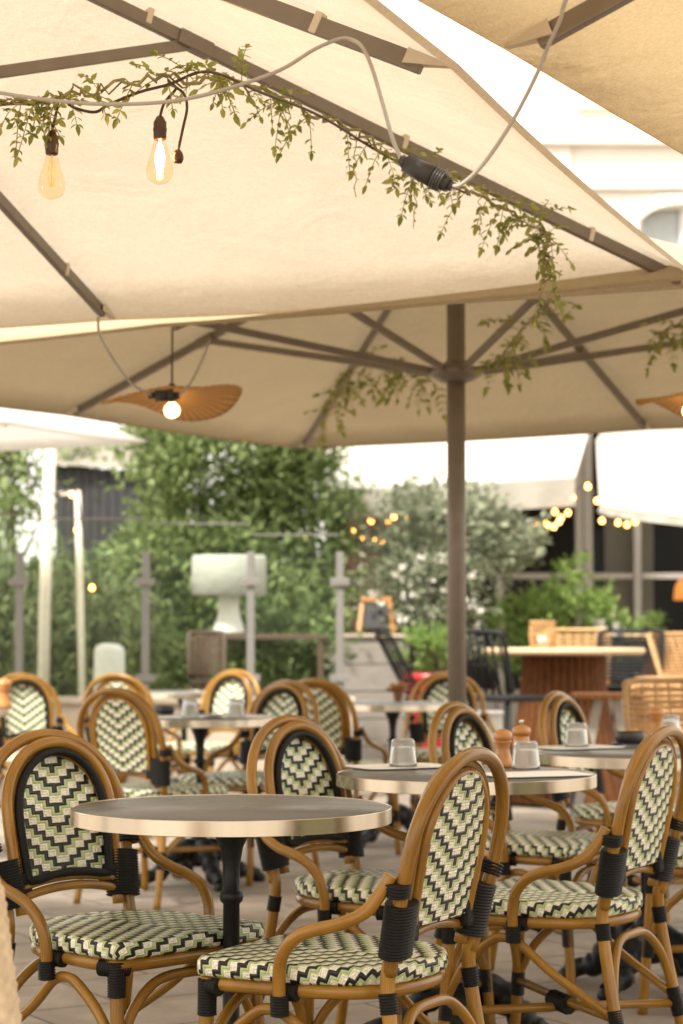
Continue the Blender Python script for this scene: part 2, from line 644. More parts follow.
# ------------------------------------------------------------------ world, sun, view
w = bpy.data.worlds.new('World')
sc.world = w
w.use_nodes = True
wn, wl = w.node_tree.nodes, w.node_tree.links
sky = wn.new('ShaderNodeTexSky')
sky.sky_type = 'NISHITA'
sky.sun_disc = False
SUN_EL, SUN_AZ = R(52), R(215)          # azimuth from +Y, clockwise
sky.sun_elevation = SUN_EL
sky.sun_rotation = SUN_AZ
sky.air_density = 1.0
sky.dust_density = 4.0
sky.ozone_density = .6
mix = wn.new('ShaderNodeMix')           # thin bright cloud over the blue
mix.data_type = 'RGBA'
mix.inputs[0].default_value = .72
mix.inputs[7].default_value = (11.4, 10.7, 9.4, 1)
wl.new(sky.outputs[0], mix.inputs[6])
bg = wn['Background']
wl.new(mix.outputs[2], bg.inputs['Color'])
bg.inputs['Strength'].default_value = .115
sd = bpy.data.lights.new('sun', 'SUN')
sd.energy = 3.4
sd.angle = R(10)
sd.color = (1, .94, .85)
so = bpy.data.objects.new('sun', sd)
C.objects.link(so)
dirv = V((math.sin(SUN_AZ) * math.cos(SUN_EL), math.cos(SUN_AZ) * math.cos(SUN_EL), math.sin(SUN_EL)))
so.rotation_euler = dirv.to_track_quat('Z', 'Y').to_euler()
sc.view_settings.view_transform = 'Standard'
sc.view_settings.look = 'None'
sc.view_settings.exposure = 1.08
sc.view_settings.gamma = 1
sc.cycles.max_bounces = 10
sc.cycles.transparent_max_bounces = 16
sc.cycles.use_denoising = True
sc.cycles.sample_clamp_indirect = 8
sc.cycles.caustics_reflective = False
sc.cycles.caustics_refractive = False

# ------------------------------------------------------------------ ground
bm = new()
bmesh.ops.create_grid(bm, x_segments=2, y_segments=2, size=150)
g = link('terrace_paving', bm, M['paving'])
g['kind'] = 'structure'


# ------------------------------------------------------------------ bistro chair
def by(z):                            # back plane leans away with height
    return -.205 - .21 * (z - .46)


def arch(hw_bot, hw_mid, z0, zmid, ztop, yo0, yo1, n=18):
    pts = []
    for i in range(5):
        t = i / 5
        z = z0 + (zmid - z0) * t
        pts.append(V((-(hw_bot + (hw_mid - hw_bot) * math.sin(t * PI / 2)), 0, z)))
    for i in range(n + 1):
        a = PI - PI * i / n
        pts.append(V((math.cos(a) * hw_mid, 0, zmid + math.sin(a) ** .92 * (ztop - zmid))))
    for i in range(4, -1, -1):
        t = i / 5
        z = z0 + (zmid - z0) * t
        pts.append(V(((hw_bot + (hw_mid - hw_bot) * math.sin(t * PI / 2)), 0, z)))
    for p in pts:
        t = (p.z - z0) / (ztop - z0)
        p.y = by(p.z) + yo0 + (yo1 - yo0) * t
    return pts


def seat_outline(k=0., n=48):
    """D shaped seat outline, inset by k"""
    pts = []
    ctrl = [(-.212, .211), (-.1, .222), (.1, .222), (.212, .211), (.229, .17), (.226, .05), (.212, -.06), (.165, -.155), (.075, -.205), (-.075, -.205), (-.165, -.155), (-.212, -.06), (-.226, .05), (-.229, .17)]
    sp = spline([(x * .955, y * .975, 0) for x, y in ctrl], 8, closed=True)
    out = []
    for i, p in enumerate(sp):
        a, b = sp[i - 1], sp[(i + 1) % len(sp)]
        t = (b - a).normalized()
        nrm = V((t.y, -t.x, 0))
        if nrm.dot(p - V((0, .02, 0))) < 0:
            nrm = -nrm
        out.append((p - nrm * k, nrm))
    return out


def make_chair():
    t = thing('bistro_chair', '', 'chair')
    # seat pad
    bm = new()
    uvl = bm.loops.layers.uv.verify()
    prof = [(.030, .430, .036), (.004, .431, .026), (-.004, .435, .018), (-.006, .442, .006), (-.006, .452, -.006), (-.005, .461, -.015), (-.001, .4665, -.021), (.008, .4688, -.028), (.02, .4685, -.040), (.07, .469, -.086), (.13, .469, -.146), (.19, .469, -.2)]
    rings = []
    for k, z, ext in prof:
        ring = []
        for p, nrm in seat_outline(0):
            if k > .1:
                q = p * (1 - (k + .005) / .21)
                q.y += .02 * (k + .005) / .21
            else:
                q = p - nrm * k
            wv = .0012 * math.sin(q.x * 130) * math.sin(q.y * 130)
            ext2 = max(0, ext + .026)
            uvp = V((q.x, q.y)) + V((nrm.x, nrm.y)) * ext2
            ring.append((bm.verts.new((q.x, q.y, z + wv)), uvp))
        rings.append(ring)
    for a, b in zip(rings, rings[1:]):
        for i in range(len(a)):
            j = (i + 1) % len(a)
            f = bm.faces.new((a[i][0], a[j][0], b[j][0], b[i][0]))
            f.smooth = True
            for lp, q in zip(f.loops, (a[i], a[j], b[j], b[i])):
                lp[uvl].uv = q[1]
    f = bm.faces.new([q[0] for q in rings[-1]])
    for lp in f.loops:
        lp[uvl].uv = (lp.vert.co.x, lp.vert.co.y)
    f = bm.faces.new([q[0] for q in rings[0]])
    link('seat', bm, M['weave'], t)
    # rail under the pad
    bm = new()
    tube(bm, [p + V((0, 0, .4175)) for p, _ in seat_outline(.012)], .0145, 10, closed=True)
    link('seat_rail', bm, M['cane'], t)
    # outer hoop
    outer = arch(.180, .203, .46, .68, .875, -.006, -.016)
    bm = new()
    tube(bm, spline(outer, 3), .0143, 12)
    link('back_hoop', bm, M['cane'], t)
    inner = arch(.142, .152, .48, .70, .859, .004, .010)
    bm = new()
    tube(bm, spline(inner, 3), .0135, 12)
    link('inner_hoop', bm, M['cane'], t)
    pf = arch(.122, .131, .535, .69, .837, -.006, -.003)
    bm = new()
    tube(bm, spline(pf, 3), .0115, 10)
    link('panel_frame', bm, M['cane'], t)
    # woven panel, slightly dished, with thickness
    bm = new()
    uvl = bm.loops.layers.uv.verify()
    zb, zm, zt = .545, .69, .838
    nz, nx = 22, 12

    def hw(z):
        if z < zm:
            return .118 + .008 * math.sin((z - zb) / (zm - zb) * PI / 2)
        q = (z - zm) / (zt - zm)
        return .126 * math.sqrt(max(0, 1 - q * q)) + .0005
    for side in (.006, -.006):
        grid = []
        for i in range(nz + 1):
            z = zb + (zt - zb) * (1 - (1 - i / nz) ** 1.25)
            row = []
            for k in range(nx + 1):
                x = hw(z) * (2 * k / nx - 1)
                row.append(bm.verts.new((x, by(z) + side - .010 * (1 - (x / .14) ** 2), z)))
            grid.append(row)
        for i in range(nz):
            for k in range(nx):
                f = bm.faces.new((grid[i][k], grid[i][k + 1], grid[i + 1][k + 1], grid[i + 1][k]))
                f.smooth = True
                for lp in f.loops:
                    lp[uvl].uv = (lp.vert.co.x, lp.vert.co.z)
    link('back_panel', bm, M['weave'], t)
    # black braided border on the front of the panel
    br = arch(.118, .126, .553, .69, .838, .014, .018)
    path = spline(br, 6)
    path = path + [V((x, by(.553) + .014, .553 + .012 * (1 - (x / .1) ** 2))) for x in (.09, .05, 0, -.05, -.09)]
    bm = new()
    tot = [0]
    tube(bm, path, .0105, 10, closed=True, rf=lambda d: .0105 * (.87 + .13 * abs(math.sin(d * PI / .0075))))
    link('braid_border', bm, M['wrap'], t)
    # two lower cross bars
    for z in (.538, .516):
        bm = new()
        tube(bm, spline([(x, by(z) + .004, z + .018 * (1 - (x / .14) ** 2)) for x in (-.15, -.1, -.05, 0, .05, .1, .15)], 3), .0105, 8)
        link('cross_bar', bm, M['cane'], t)
    for s in (-1, 1):
        # rear leg up to the hoop
        leg = [(s * .200, -.285, 0), (s * .195, -.258, .14), (s * .187, -.225, .30), (s * .180, -.206, .44), (s * .178, by(.52) - .004, .52)]
        bm = new()
        sp = spline(leg, 5)
        tube(bm, sp, .0148, 12)
        lg = link('leg', bm, M['cane'], t)
        bm = new()
        wraptube(bm, (s * .1945, -.2545, .155), (s * .190, -.238, .225), .0188)
        link('binding', bm, M['wrap'], lg)
        bm = new()
        wraptube(bm, (s * .1825, -.212, .385), (s * .1805, -.206, .425), .0188)
        link('binding', bm, M['wrap'], lg)
        # broad binding over hoop ends: flattened sleeve
        bm = new()
        a = V((s * .166, by(.50) - .002, .495))
        b = V((s * .177, by(.60) - .003, .600))
        L = (b - a).length
        k = int(L / .0062)
        pts = [a.lerp(b, i / (k * 4)) for i in range(k * 4 + 1)]
        tube(bm, pts, .03, 14, squash=(1.56, .99), rf=lambda d: .0305 * (.9 + .1 * abs(math.sin(PI * d * k / L))))
        link('back_binding', bm, M['wrap'], t)
        bm = new()
        box(bm, (s * .132, by(.545) - .002, .545), (.05, .032, .058), bev=.01)
        link('corner_binding', bm, M['wrap'], t)
        # arm
        arm = [(s * .218, by(.655) + .012, .655), (s * .225, by(.63) + .02, .628), (s * .240, -.190, .585), (s * .252, -.140, .560), (s * .256, -.090, .547), (s * .254, -.045, .528), (s * .247, -.012, .492), (s * .240, .000, .445), (s * .236, .000, .385)]
        bm = new()
        tube(bm, spline(arm, 7), .0132, 12)
        am = link('arm', bm, M['cane'], t)
        bm = new()
        wraptube(bm, (s * .205, by(.618) + .0, .616), (s * .211, by(.65) + .0, .642), .0285, .0065, 12)
        link('binding', bm, M['wrap'], am)
        bm = new()
        wraptube(bm, (s * .2365, .0, .372), (s * .2385, .0, .412), .0195)
        wrappath(bm, [(s * .210, -.025, .414), (s * .210, .025, .414)], .0178)
        link('binding', bm, M['wrap'], am)
        # front leg
        leg = [(s * .201, .186, .412), (s * .206, .196, .25), (s * .212, .214, 0)]
        bm = new()
        tube(bm, spline(leg, 5), .0148, 12)
        lg = link('leg', bm, M['cane'], t)
        bm = new()
        wraptube(bm, (s * .203, .189, .352), (s * .203, .188, .426), .0205, .0055)
        wrappath(bm, [(s * .217, .150, .412), (s * .209, .174, .412), (s * .200, .190, .412), (s * .178, .197, .412)], .0185, .0055)
        link('binding', bm, M['wrap'], lg)
        bm = new()
        wraptube(bm, (s * .2075, .199, .165), (s * .2055, .195, .225), .0188)
        link('binding', bm, M['wrap'], lg)
        # side brace: arch between the legs
        bm = new()
        tube(bm, spline([(s * .2065, .197, .215), (s * .208, .145, .305), (s * .212, .075, .366), (s * .214, .035, .379), (s * .213, -.01, .364), (s * .205, -.09, .30), (s * .192, -.235, .21)], 6), .0115, 8)
        link('brace', bm, M['cane'], t)
    for ya, za, xr in ((.196, .215, .206), (-.24, .215, .192)):
        bm = new()
        yy = ya + (-.012 if ya > 0 else .03)
        tube(bm, spline([(-xr, ya, za), (-xr * .8, (ya + yy) / 2, .31), (-xr * .45, yy, .369), (0, yy, .380), (xr * .45, yy, .369), (xr * .8, (ya + yy) / 2, .31), (xr, ya, za)], 6), .0115, 8)
        link('brace', bm, M['cane'], t)
    for s in (-1, 1):
        bm = new()
        tube(bm, [(s * .206, .197, .195 + s * .009), (0, -.02, .195 + s * .009), (-s * .193, -.247, .195 + s * .009)], .0115, 8)
        sr = link('stretcher', bm, M['cane'], t)
        if s > 0:
            bm = new()
            wraptube(bm, (.036, .02, .197), (-.036, -.055, .197), .024, .007)
            link('binding', bm, M['wrap'], sr)
    return t


proto = make_chair()
CH_N = [0]


def chair(x, y, ang, label, z=0):
    """ang: facing direction in degrees, 0 = +X, 90 = away from the camera"""
    o = proto if CH_N[0] == 0 else copy_tree(proto)
    CH_N[0] += 1
    o.location = (x, y, z)
    o.rotation_euler = (0, 0, R(ang - 90))
    tag(o, label, 'chair', 'woven bistro chairs on the terrace')
    return o


chair(-.47, 4.68, -43, 'woven chair at left, front of its back to us, tucked to the bare table')
chair(-.005, 4.29, 151, 'woven chair nearest the camera, rear of its back to us, seat before the bare table')
chair(.10, 5.52, -37, 'woven chair just behind the bare table, its back showing above the table top')
chair(.53, 5.24, 150, 'woven chair at right, rear of its back cut by the right edge')
chair(.625, 6.62, -32, 'woven chair left of the parasol pole base, seat reaching behind the pepper mill table')
chair(1.08, 7.75, -30, 'woven chair in front of the slatted barrel base, behind the table with the ashtray')
chair(1.17, 6.22, 150, 'woven chair of which only seat front and a leg show at the right edge')
chair(-.77, 8.75, 60, 'woven chair behind the left chair, rear of its arched back towards us, green weave')
chair(-.44, 9.5, 232, 'woven chair right of the table with two glasses, dark bordered back turned to the left')
chair(.0, 10.35, 64, 'woven chair seen from behind, between the middle chairs and the small far table')
chair(-.80, 12.1, 236, 'woven chair farthest back at centre left, pale back under the glass screen post')
chair(-1.58, 11.0, -60, 'woven chair with pale white back at the far left edge')
chair(-1.12, 11.6, 70, 'woven chair mostly hidden behind the arched back of the left row')
chair(.60, 11.4, -88, 'woven chair facing us directly behind the parasol pole')


# ------------------------------------------------------------------ bistro tables
def make_table(rad=.35):
    t = thing('bistro_table', '', 'table')
    bm = new()
    lathe(bm, [(0, .7335), (rad - .004, .7335), (rad - .0035, .7325)], 96)
    link('tabletop', bm, M['top'], t)
    bm = new()
    lathe(bm, [(rad - .0034, .731), (rad - .003, .7345), (rad - .0012, .735), (rad - .0006, .7346)], 96)
    lathe(bm, [(rad - .0006, .7346), (rad, .7338)], 96)
    lathe(bm, [(rad, .7338), (rad, .7032)], 96)
    lathe(bm, [(rad, .7032), (rad - .001, .7022), (rad - .02, .7022), (0, .7022)], 96)
    link('rim', bm, M['rim'], t)
    bm = new()
    lathe(bm, [(0, .7015), (.07, .7015), (.074, .697), (.045, .690), (.036, .67), (.025, .645), (.018, .61), (.018, .555), (.024, .55), (.0265, .54), (.024, .53), (.018, .525), (.0185, .26), (.026, .25), (.029, .235), (.028, .225), (.038, .19), (.052, .14), (.056, .11), (.044, .08), (0, .075)], 24,
          rmod=lambda k, z: 1 + (.06 if k % 2 else -.04) if .27 < z < .52 or .555 < z < .62 else 1)
    link('column', bm, M['iron'], t)
    for q in range(4):
        a = PI / 4 + q * PI / 2
        c, s = math.cos(a), math.sin(a)
        bm = new()
        pr = [(.03, .15), (.08, .155), (.13, .115), (.18, .06), (.235, .045), (.275, .028)]
        sp = spline([(r * c, r * s, z) for r, z in pr], 6)
        tube(bm, sp, .03, 10, rf=lambda d: .040 - .06 * d + .012 * abs(math.sin(d * 55)) if d < .23 else .030)
        lathe(bm, [(0, 0), (.024, 0), (.034, .012), (.030, .028), (.015, .04), (0, .042)], 12, (c * .28, s * .28, 0))
        link('foot', bm, M['iron'], t)
    return t


tproto = make_table()
TN = [0]


def table(x, y, rz, label):
    o = tproto if TN[0] == 0 else copy_tree(tproto)
    TN[0] += 1
    o.location = (x, y, 0)
    o.rotation_euler = (0, 0, rz)
    tag(o, label, 'table', 'round bistro tables on the terrace')
    return o


T1, T2, T4 = V((-.24, 4.574, 0)), V((.336, 5.64, 0)), V((.96, 6.6, 0))
T3, T5, T6, T7 = V((-.627, 9.26, 0)), V((.27, 11.03, 0)), V((-.98, 13.0, 0)), V((-1.98, 10.2, 0))
table(T1.x, T1.y, .3, 'nearest round bistro table with bare brown top and brass rim')
table(T2.x, T2.y, .55, 'round bistro table with pepper mill and upturned glasses on white paper mats')
table(T4.x, T4.y, .2, 'round bistro table with black ashtray, at right behind the pepper mill table')
table(T3.x, T3.y, 1.2, 'round bistro table behind the bare one, with two upturned glasses and black ashtray')
table(T5.x, T5.y, .1, 'round bistro table empty and far back, left of the parasol pole')
table(T6.x, T6.y, .9, 'round bistro table farthest back at left, only its top edge showing')
table(T7.x, T7.y, .4, 'round bistro table cut by the left edge, under an orange pepper mill')

# ------------------------------------------------------------------ things on the tables


def tumbler(loc, label):
    bm = new()
    o = [(.0395, .0), (.0385, .010), (.034, .050), (.032, .070), (.028, .076), (0, .077)]
    i = [(0, .067), (.026, .066), (.0295, .050), (.0345, .010), (.037, 0)]
    lathe(bm, i[::1] + o, 40, rmod=lambda k, z: 1 + .012 * (k % 2) if z > .02 else 1)
    ob = link('tumbler', bm, M['glass'], smooth=True)
    ob.location = loc
    return tag(ob, label, 'glass', 'upturned tumblers')


def mat_paper(x, y, rz, label, z=.7375):
    bm = new()
    pts = []
    nn = 64
    for k in range(nn):
        a = 2 * PI * k / nn
        c, s = math.cos(a), math.sin(a)
        q = (abs(c) ** 6 + abs(s) ** 6) ** (-1 / 6)
        sc_ = 1 + .018 * abs(math.sin(a * 16))
        pts.append((.14 * c * q * sc_, .095 * s * q * sc_))
    lo = [bm.verts.new((a, b, 0)) for a, b in pts]
    hi = [bm.verts.new((a, b, .0012)) for a, b in pts]
    bm.faces.new(hi)
    bm.faces.new(lo[::-1])
    for k in range(nn):
        bm.faces.new((lo[k], lo[(k + 1) % nn], hi[(k + 1) % nn], hi[k]))
    o = link('paper_mat', bm, M['paper'])
    o.location = (x, y, z)
    o.rotation_euler = (0, 0, rz)
    return tag(o, label, 'place mat', 'white paper place mats')


def mill(loc, label, m='millwood', s=1.):
    t = thing('pepper_mill', label, 'pepper mill', loc)
    bm = new()
    lathe(bm, [(0, 0), (.026, 0), (.0275, .004), (.0275, .014), (.025, .02), (.019, .045), (.0185, .055), (.021, .066), (.024, .07), (.0245, .0735), (0, .0735)], 28)
    link('body', bm, M[m], t)
    bm = new()
    lathe(bm, [(0, .0745), (.023, .0745), (.026, .080), (.0265, .09), (.023, .098), (.014, .104), (.006, .106), (0, .106)], 28)
    link('head', bm, M[m], t)
    t.scale = (s, s, s)
    return t


def grinder(loc, label):
    t = thing('salt_grinder', label, 'salt grinder', loc)
    bm = new()
    lathe(bm, [(0, 0), (.026, 0), (.027, .01), (.024, .06), (.022, .075), (0, .076)], 24)
    link('jar', bm, M['millwood'], t)
    bm = new()
    lathe(bm, [(0, .077), (.023, .077), (.028, .086), (.026, .098), (.012, .106), (0, .107)], 24)
    link('cap', bm, M['millwood'], t)
    bm = new()
    lathe(bm, [(0, .1075), (.005, .1075), (.004, .112), (.007, .117), (.0055, .122), (0, .1235)], 16)
    link('knob', bm, M['steel'], t)
    return t


def ashtray(loc, label):
    bm = new()
    lathe(bm, [(0, 0), (.04, 0), (.048, .006), (.05, .034), (.047, .036), (.043, .03), (.038, .009), (0, .008)], 36, rmod=lambda k, z: .93 if (z > .028 and k % 12 < 2) else 1)
    o = link('ashtray', bm, M['plastic'], smooth=True)
    o.location = loc
    return tag(o, label, 'ashtray', 'black ashtrays')


ZT = .7385
p = G(398, 766, .738)
mat_paper(p.x, p.y, .5, 'white paper mat under the single glass left of the nearest chair back')
p = G(403, 766, .74)
tumbler((p.x, p.y, ZT + .001), 'upturned glass alone on the left mat, just left of the nearest chair back')
p = G(535, 774, .738)
mat_paper(p.x, p.y, .35, 'white paper mat in front of the wooden pepper mill')
p = G(526, 769, .74)
tumbler((p.x, p.y, ZT + .001), 'upturned glass beside the wooden pepper mill, salt grinder behind it')
p = G(503, 767, .735)
mill((p.x, p.y, .7355), 'turned wooden pepper mill with round head on the middle right table')
p = G(523, 763, .735)
grinder((p.x, p.y + .05, .7355), 'wooden salt grinder with metal knob behind the upturned glass')
p = G(577, 747, .738)
mat_paper(p.x, p.y, .45, 'white paper mat on the ashtray table, under its left glass')
tumbler((p.x, p.y + .01, ZT + .001), 'upturned glass left of the ashtray, in front of a chair back')
p = G(630, 745, .735)
bm = new()
box(bm, (0, 0, .004), (.12, .09, .007), bev=.002)
o = link('napkin_holder', bm, M['blue'])
o.location = (p.x, p.y, .7355)
tag(o, 'dark blue flat coaster under the ashtray', 'coaster')
ashtray((p.x, p.y, .744), 'black ashtray on the dark blue coaster at right')
p = G(657, 738, .735)
mill((p.x, p.y, .7355), 'orange brown pepper mill right of the black ashtray', s=1.05)
p = G(670, 736, .735)
tumbler((p.x, p.y, .7355), 'upturned glass at the right edge beside the orange mill')
p = G(190, 717, .738)
mat_paper(p.x, p.y, .1, 'white paper mat under the left glass of the far table')
tumbler((p.x, p.y, ZT + .001), 'upturned glass on the far left table, the left of two')
p = G(236, 717, .738)
mat_paper(p.x, p.y, -.2, 'white paper mat under the right glass of the far table')
tumbler((p.x, p.y, ZT + .001), 'upturned glass on the far left table, the right of two')
p = G(164, 714, .735)
ashtray((p.x, p.y, .7355), 'black ashtray left of the two glasses on the far table')
p = G(4, 708, .735)
mill((p.x, p.y, .7355), 'orange pepper mill at the left edge on the cut off table', s=1.35)


# ------------------------------------------------------------------ parasols
def parasol(name, label, c, ang, half, zr, za, fab, run_z, clips=True, pole_r=.04, hem=.010, frame='alu', group=None, jn=(.61, .56)):
    t = thing(name, label, 'parasol', (c[0], c[1], 0), 0, group)
    u = V((math.cos(ang), math.sin(ang), 0))
    v = V((-u.y, u.x, 0))
    hu, hv = half if isinstance(half, tuple) else (half, half)
    rimp = []
    for i in range(8):
        k = [(1, 0), (1, 1), (0, 1), (-1, 1), (-1, 0), (-1, -1), (0, -1), (1, -1)][i]
        rimp.append(u * hu * k[0] + v * hv * k[1] + V((0, 0, zr)))
    apex = V((0, 0, za))
    n = 10
    bm = new()
    nrm = {}

    def vert(p):
        key = (round(p.x, 4), round(p.y, 4), round(p.z, 4))
        if key not in nrm:
            nrm[key] = bm.verts.new(p)
        return nrm[key]

    def pt(i, a, b):                   # a: 0 apex..1 rim, b: across the sector
        A, B = rimp[i], rimp[(i + 1) % 8]
        q = apex.lerp(A.lerp(B, b), a)
        s = 4 * b * (1 - b)
        q.z -= s * a * .026 * (1.2 - a * .8)
        inn = V((-q.x, -q.y, 0)).normalized() if q.xy.length > 1e-4 else V()
        if a > .8:
            q += inn * s * .010 * ((a - .8) / .2)
        return q
    for i in range(8):
        for a in range(n):
            for b in range(n):
                q = [vert(pt(i, a / n, b / n)), vert(pt(i, (a + 1) / n, b / n)), vert(pt(i, (a + 1) / n, (b + 1) / n)), vert(pt(i, a / n, (b + 1) / n))]
                q2 = []
                for x in q:
                    if x not in q2:
                        q2.append(x)
                if len(q2) >= 3:
                    f = bm.faces.new(q2)
                    f.smooth = True
    for i in range(8):                 # short turned-in hem
        for b in range(n):
            p0, p1 = pt(i, 1, b / n), pt(i, 1, (b + 1) / n)
            d0, d1 = V((-p0.x, -p0.y, 0)).normalized() * .012, V((-p1.x, -p1.y, 0)).normalized() * .012
            f = bm.faces.new((vert(p0), vert(p1), bm.verts.new(p1 + d1 - V((0, 0, hem))), bm.verts.new(p0 + d0 - V((0, 0, hem)))))
    bmesh.ops.remove_doubles(bm, verts=bm.verts, dist=.0005)
    link('canopy', bm, M[fab], t)
    low = V((0, 0, -.028))
    for i in range(8):
        e = rimp[i]
        bm = new()
        a = V((0, 0, za - .06)) + (e - apex).normalized() * .05
        a.x, a.y = e.x * .03, e.y * .03
        b = apex.lerp(e, .965) + low
        bar(bm, a, b, .022, .036, .004)
        rb = link('rib', bm, M[frame], t)
        d = (e - apex).normalized()
        sd_ = V((d.y, -d.x, 0)).normalized()
        up = sd_.cross(d)
        if up.z < 0:
            up = -up
        # pale fabric pocket that takes the rib end
        bm = new()
        q0, q1 = apex.lerp(e, .955), apex.lerp(e, .996)
        w0 = .018
        vs = [q0 + sd_ * w0, q0 - sd_ * w0, q1 - sd_ * .008, q1 + sd_ * .008]
        hi = [bm.verts.new(x - up * .006) for x in vs]
        lo = [bm.verts.new(x - up * (.036 if j < 2 else .010)) for j, x in enumerate(vs)]
        bm.faces.new(lo)
        for j in range(1, 4):
            bm.faces.new((hi[j], hi[(j + 1) % 4], lo[(j + 1) % 4], lo[j]))
        link('rib_pocket', bm, M['clip'], rb)
        if clips:
            for q in (.42, .66, .86):
                bm = new()
                cpt = apex.lerp(e, q) + low * (1 - .06)
                bar(bm, cpt - d * .008, cpt + d * .008, .028, .043, .003)
                link('clip', bm, M['clip'], rb)
        # strut from the runner
        j = jn[i % 2]
        jp = apex.lerp(e, j) + low * 1.4
        rp = V((e.x, e.y, 0)).normalized() * .085 + V((0, 0, run_z))
        bm = new()
        bar(bm, rp, jp, .018, .030, .003)
        stt = link('strut', bm, M[frame], t)
        bm = new()
        bar(bm, jp - d * .05 - V((0, 0, .0)), jp + d * .05, .038, .04, .004)
        link('strut_joint', bm, M[frame], stt)
    bm = new()
    lathe(bm, [(0, .04), (pole_r, .04), (pole_r, za - .05), (0, za - .05)], 20, rmod=lambda k, z: 1.0 if k % 5 else .93)
    link('pole', bm, M[frame], t)
    bm = new()
    lathe(bm, [(pole_r + .002, run_z - .04), (pole_r + .02, run_z - .04), (pole_r + .075, run_z - .012), (pole_r + .08, run_z + .012), (pole_r + .02, run_z + .03), (pole_r + .002, run_z + .05)], 24)
    link('runner', bm, M[frame], t)
    bm = new()
    lathe(bm, [(0, za - .11), (.08, za - .11), (.09, za - .07), (.06, za - .03), (0, za - .02)], 20)
    link('hub', bm, M[frame], t)
    bm = new()
    box(bm, (0, 0, .02), (.7, .7, .038), ang, .008)
    link('base_plate', bm, M['iron'], t)
    return t, [V((c[0], c[1], 0)) + r for r in rimp], V((c[0], c[1], 0)) + apex


ZR = 2.14
GP = 'big square parasols over the terrace'
A2 = R(70)
u2, v2 = V((math.cos(A2), math.sin(A2), 0)), V((-math.sin(A2), math.cos(A2), 0))
K2 = V((1.105, 6.22, ZR))
H2 = (2.60, 1.98)
c2 = K2 - u2 * H2[0] + v2 * H2[1]
para2, rim2, apex2 = parasol('square_parasol', 'huge cream parasol nearest us filling the top of the view, lit from above', (c2.x, c2.y), A2, H2, ZR + .02, 3.09, 'cream_fabric', 2.22, group=GP, jn=(.45, .46))
A1 = R(58.9)
c1 = V((.481, 8.69, 0))
para1, rim1, apex1 = parasol('square_parasol', 'taupe parasol with its pole in view right of centre, shade toned into its canvas', (c1.x, c1.y), A1, 2.1, ZR, 2.98, 'taupe_shaded_fabric', 2.20, clips=False, group=GP)
m3 = G(500, 46, ZR)
A3 = R(60.7)
u3, v3 = V((math.cos(A3), math.sin(A3), 0)), V((-math.sin(A3), math.cos(A3), 0))
c3 = m3 - v3 * 2.1
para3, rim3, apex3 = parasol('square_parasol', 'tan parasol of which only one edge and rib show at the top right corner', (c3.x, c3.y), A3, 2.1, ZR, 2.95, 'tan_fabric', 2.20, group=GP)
K4 = G(147, 441, 2.36)
c4 = K4 + V((-1.373, -.34, 0)) * 1.35
para4, rim4, apex4 = parasol('white_parasol', 'white topped parasol behind the taupe one at the left edge', (c4.x, c4.y), A1, 1.35, 2.36, 3.0, 'white_fabric', 2.4, clips=False, frame='whitepost')


# ------------------------------------------------------------------ cables, plugs, bulbs
def rope(name, pts, r, m, label, cat, n=10, group=None):
    bm = new()
    tube(bm, spline(pts, n), r, 8)
    return tag(link(name, bm, M[m]), label, cat, group)


plA, plB = P(400, 160, 3.50), P(453, 187, 3.48)
rib_tie = P(352, 40, 3.70)
t = thing('cable_connector', 'black round cable connector hanging in the gap between two parasols', 'connector', plA)
ax = (plB - plA)
L = ax.length
ax.normalize()


def along(bm, d0, d1, r0, r1, seg=20):
    a, b = ax * d0, ax * d1
    tube(bm, [a, a.lerp(b, .5), b], r0, seg, rf=lambda d: r0 + (r1 - r0) * d / (d1 - d0))


bm = new()
along(bm, 0, .012, .0085, .012)
along(bm, .0122, .062 * L / .1, .0165, .0185)
link('socket_half', bm, M['plastic'], t)
bm = new()
for k in range(4):
    along(bm, L * .64 + k * .005, L * .64 + k * .005 + .0042, .0195, .0195)
link('locking_ring', bm, M['plastic'], t)
bm = new()
along(bm, L * .64, L * .93, .0155, .0135)
along(bm, L * .93, L * 1.0, .0105, .008)
link('plug_half', bm, M['plastic'], t)
rope('power_cable', [plA + ax * .004, P(393, 140, 3.51), P(384, 108, 3.54), P(372, 68, 3.6), P(362, 47, 3.66), rib_tie, P(340, 39, 3.71), P(315, 49, 3.70), P(280, 70, 3.70), P(230, 88, 3.70), P(180, 100, 3.7), P(130, 104, 3.75), P(80, 103, 3.8), P(20, 96, 3.85), P(-60, 82, 3.9)], .0036, 'cable', 'grey power cable swooping along the underside of the cream parasol to the connector', 'cable')
rope('power_cable', [plB - ax * .004, P(462, 184, 3.46), P(485, 162, 3.44), P(512, 122, 3.42), P(535, 78, 3.4), P(550, 42, 3.37), P(560, 20, 3.35), P(564, 5, 3.34), P(575, -20, 3.32)], .0036, 'cable', 'grey power cable rising from the connector to the tan parasol rib', 'cable')

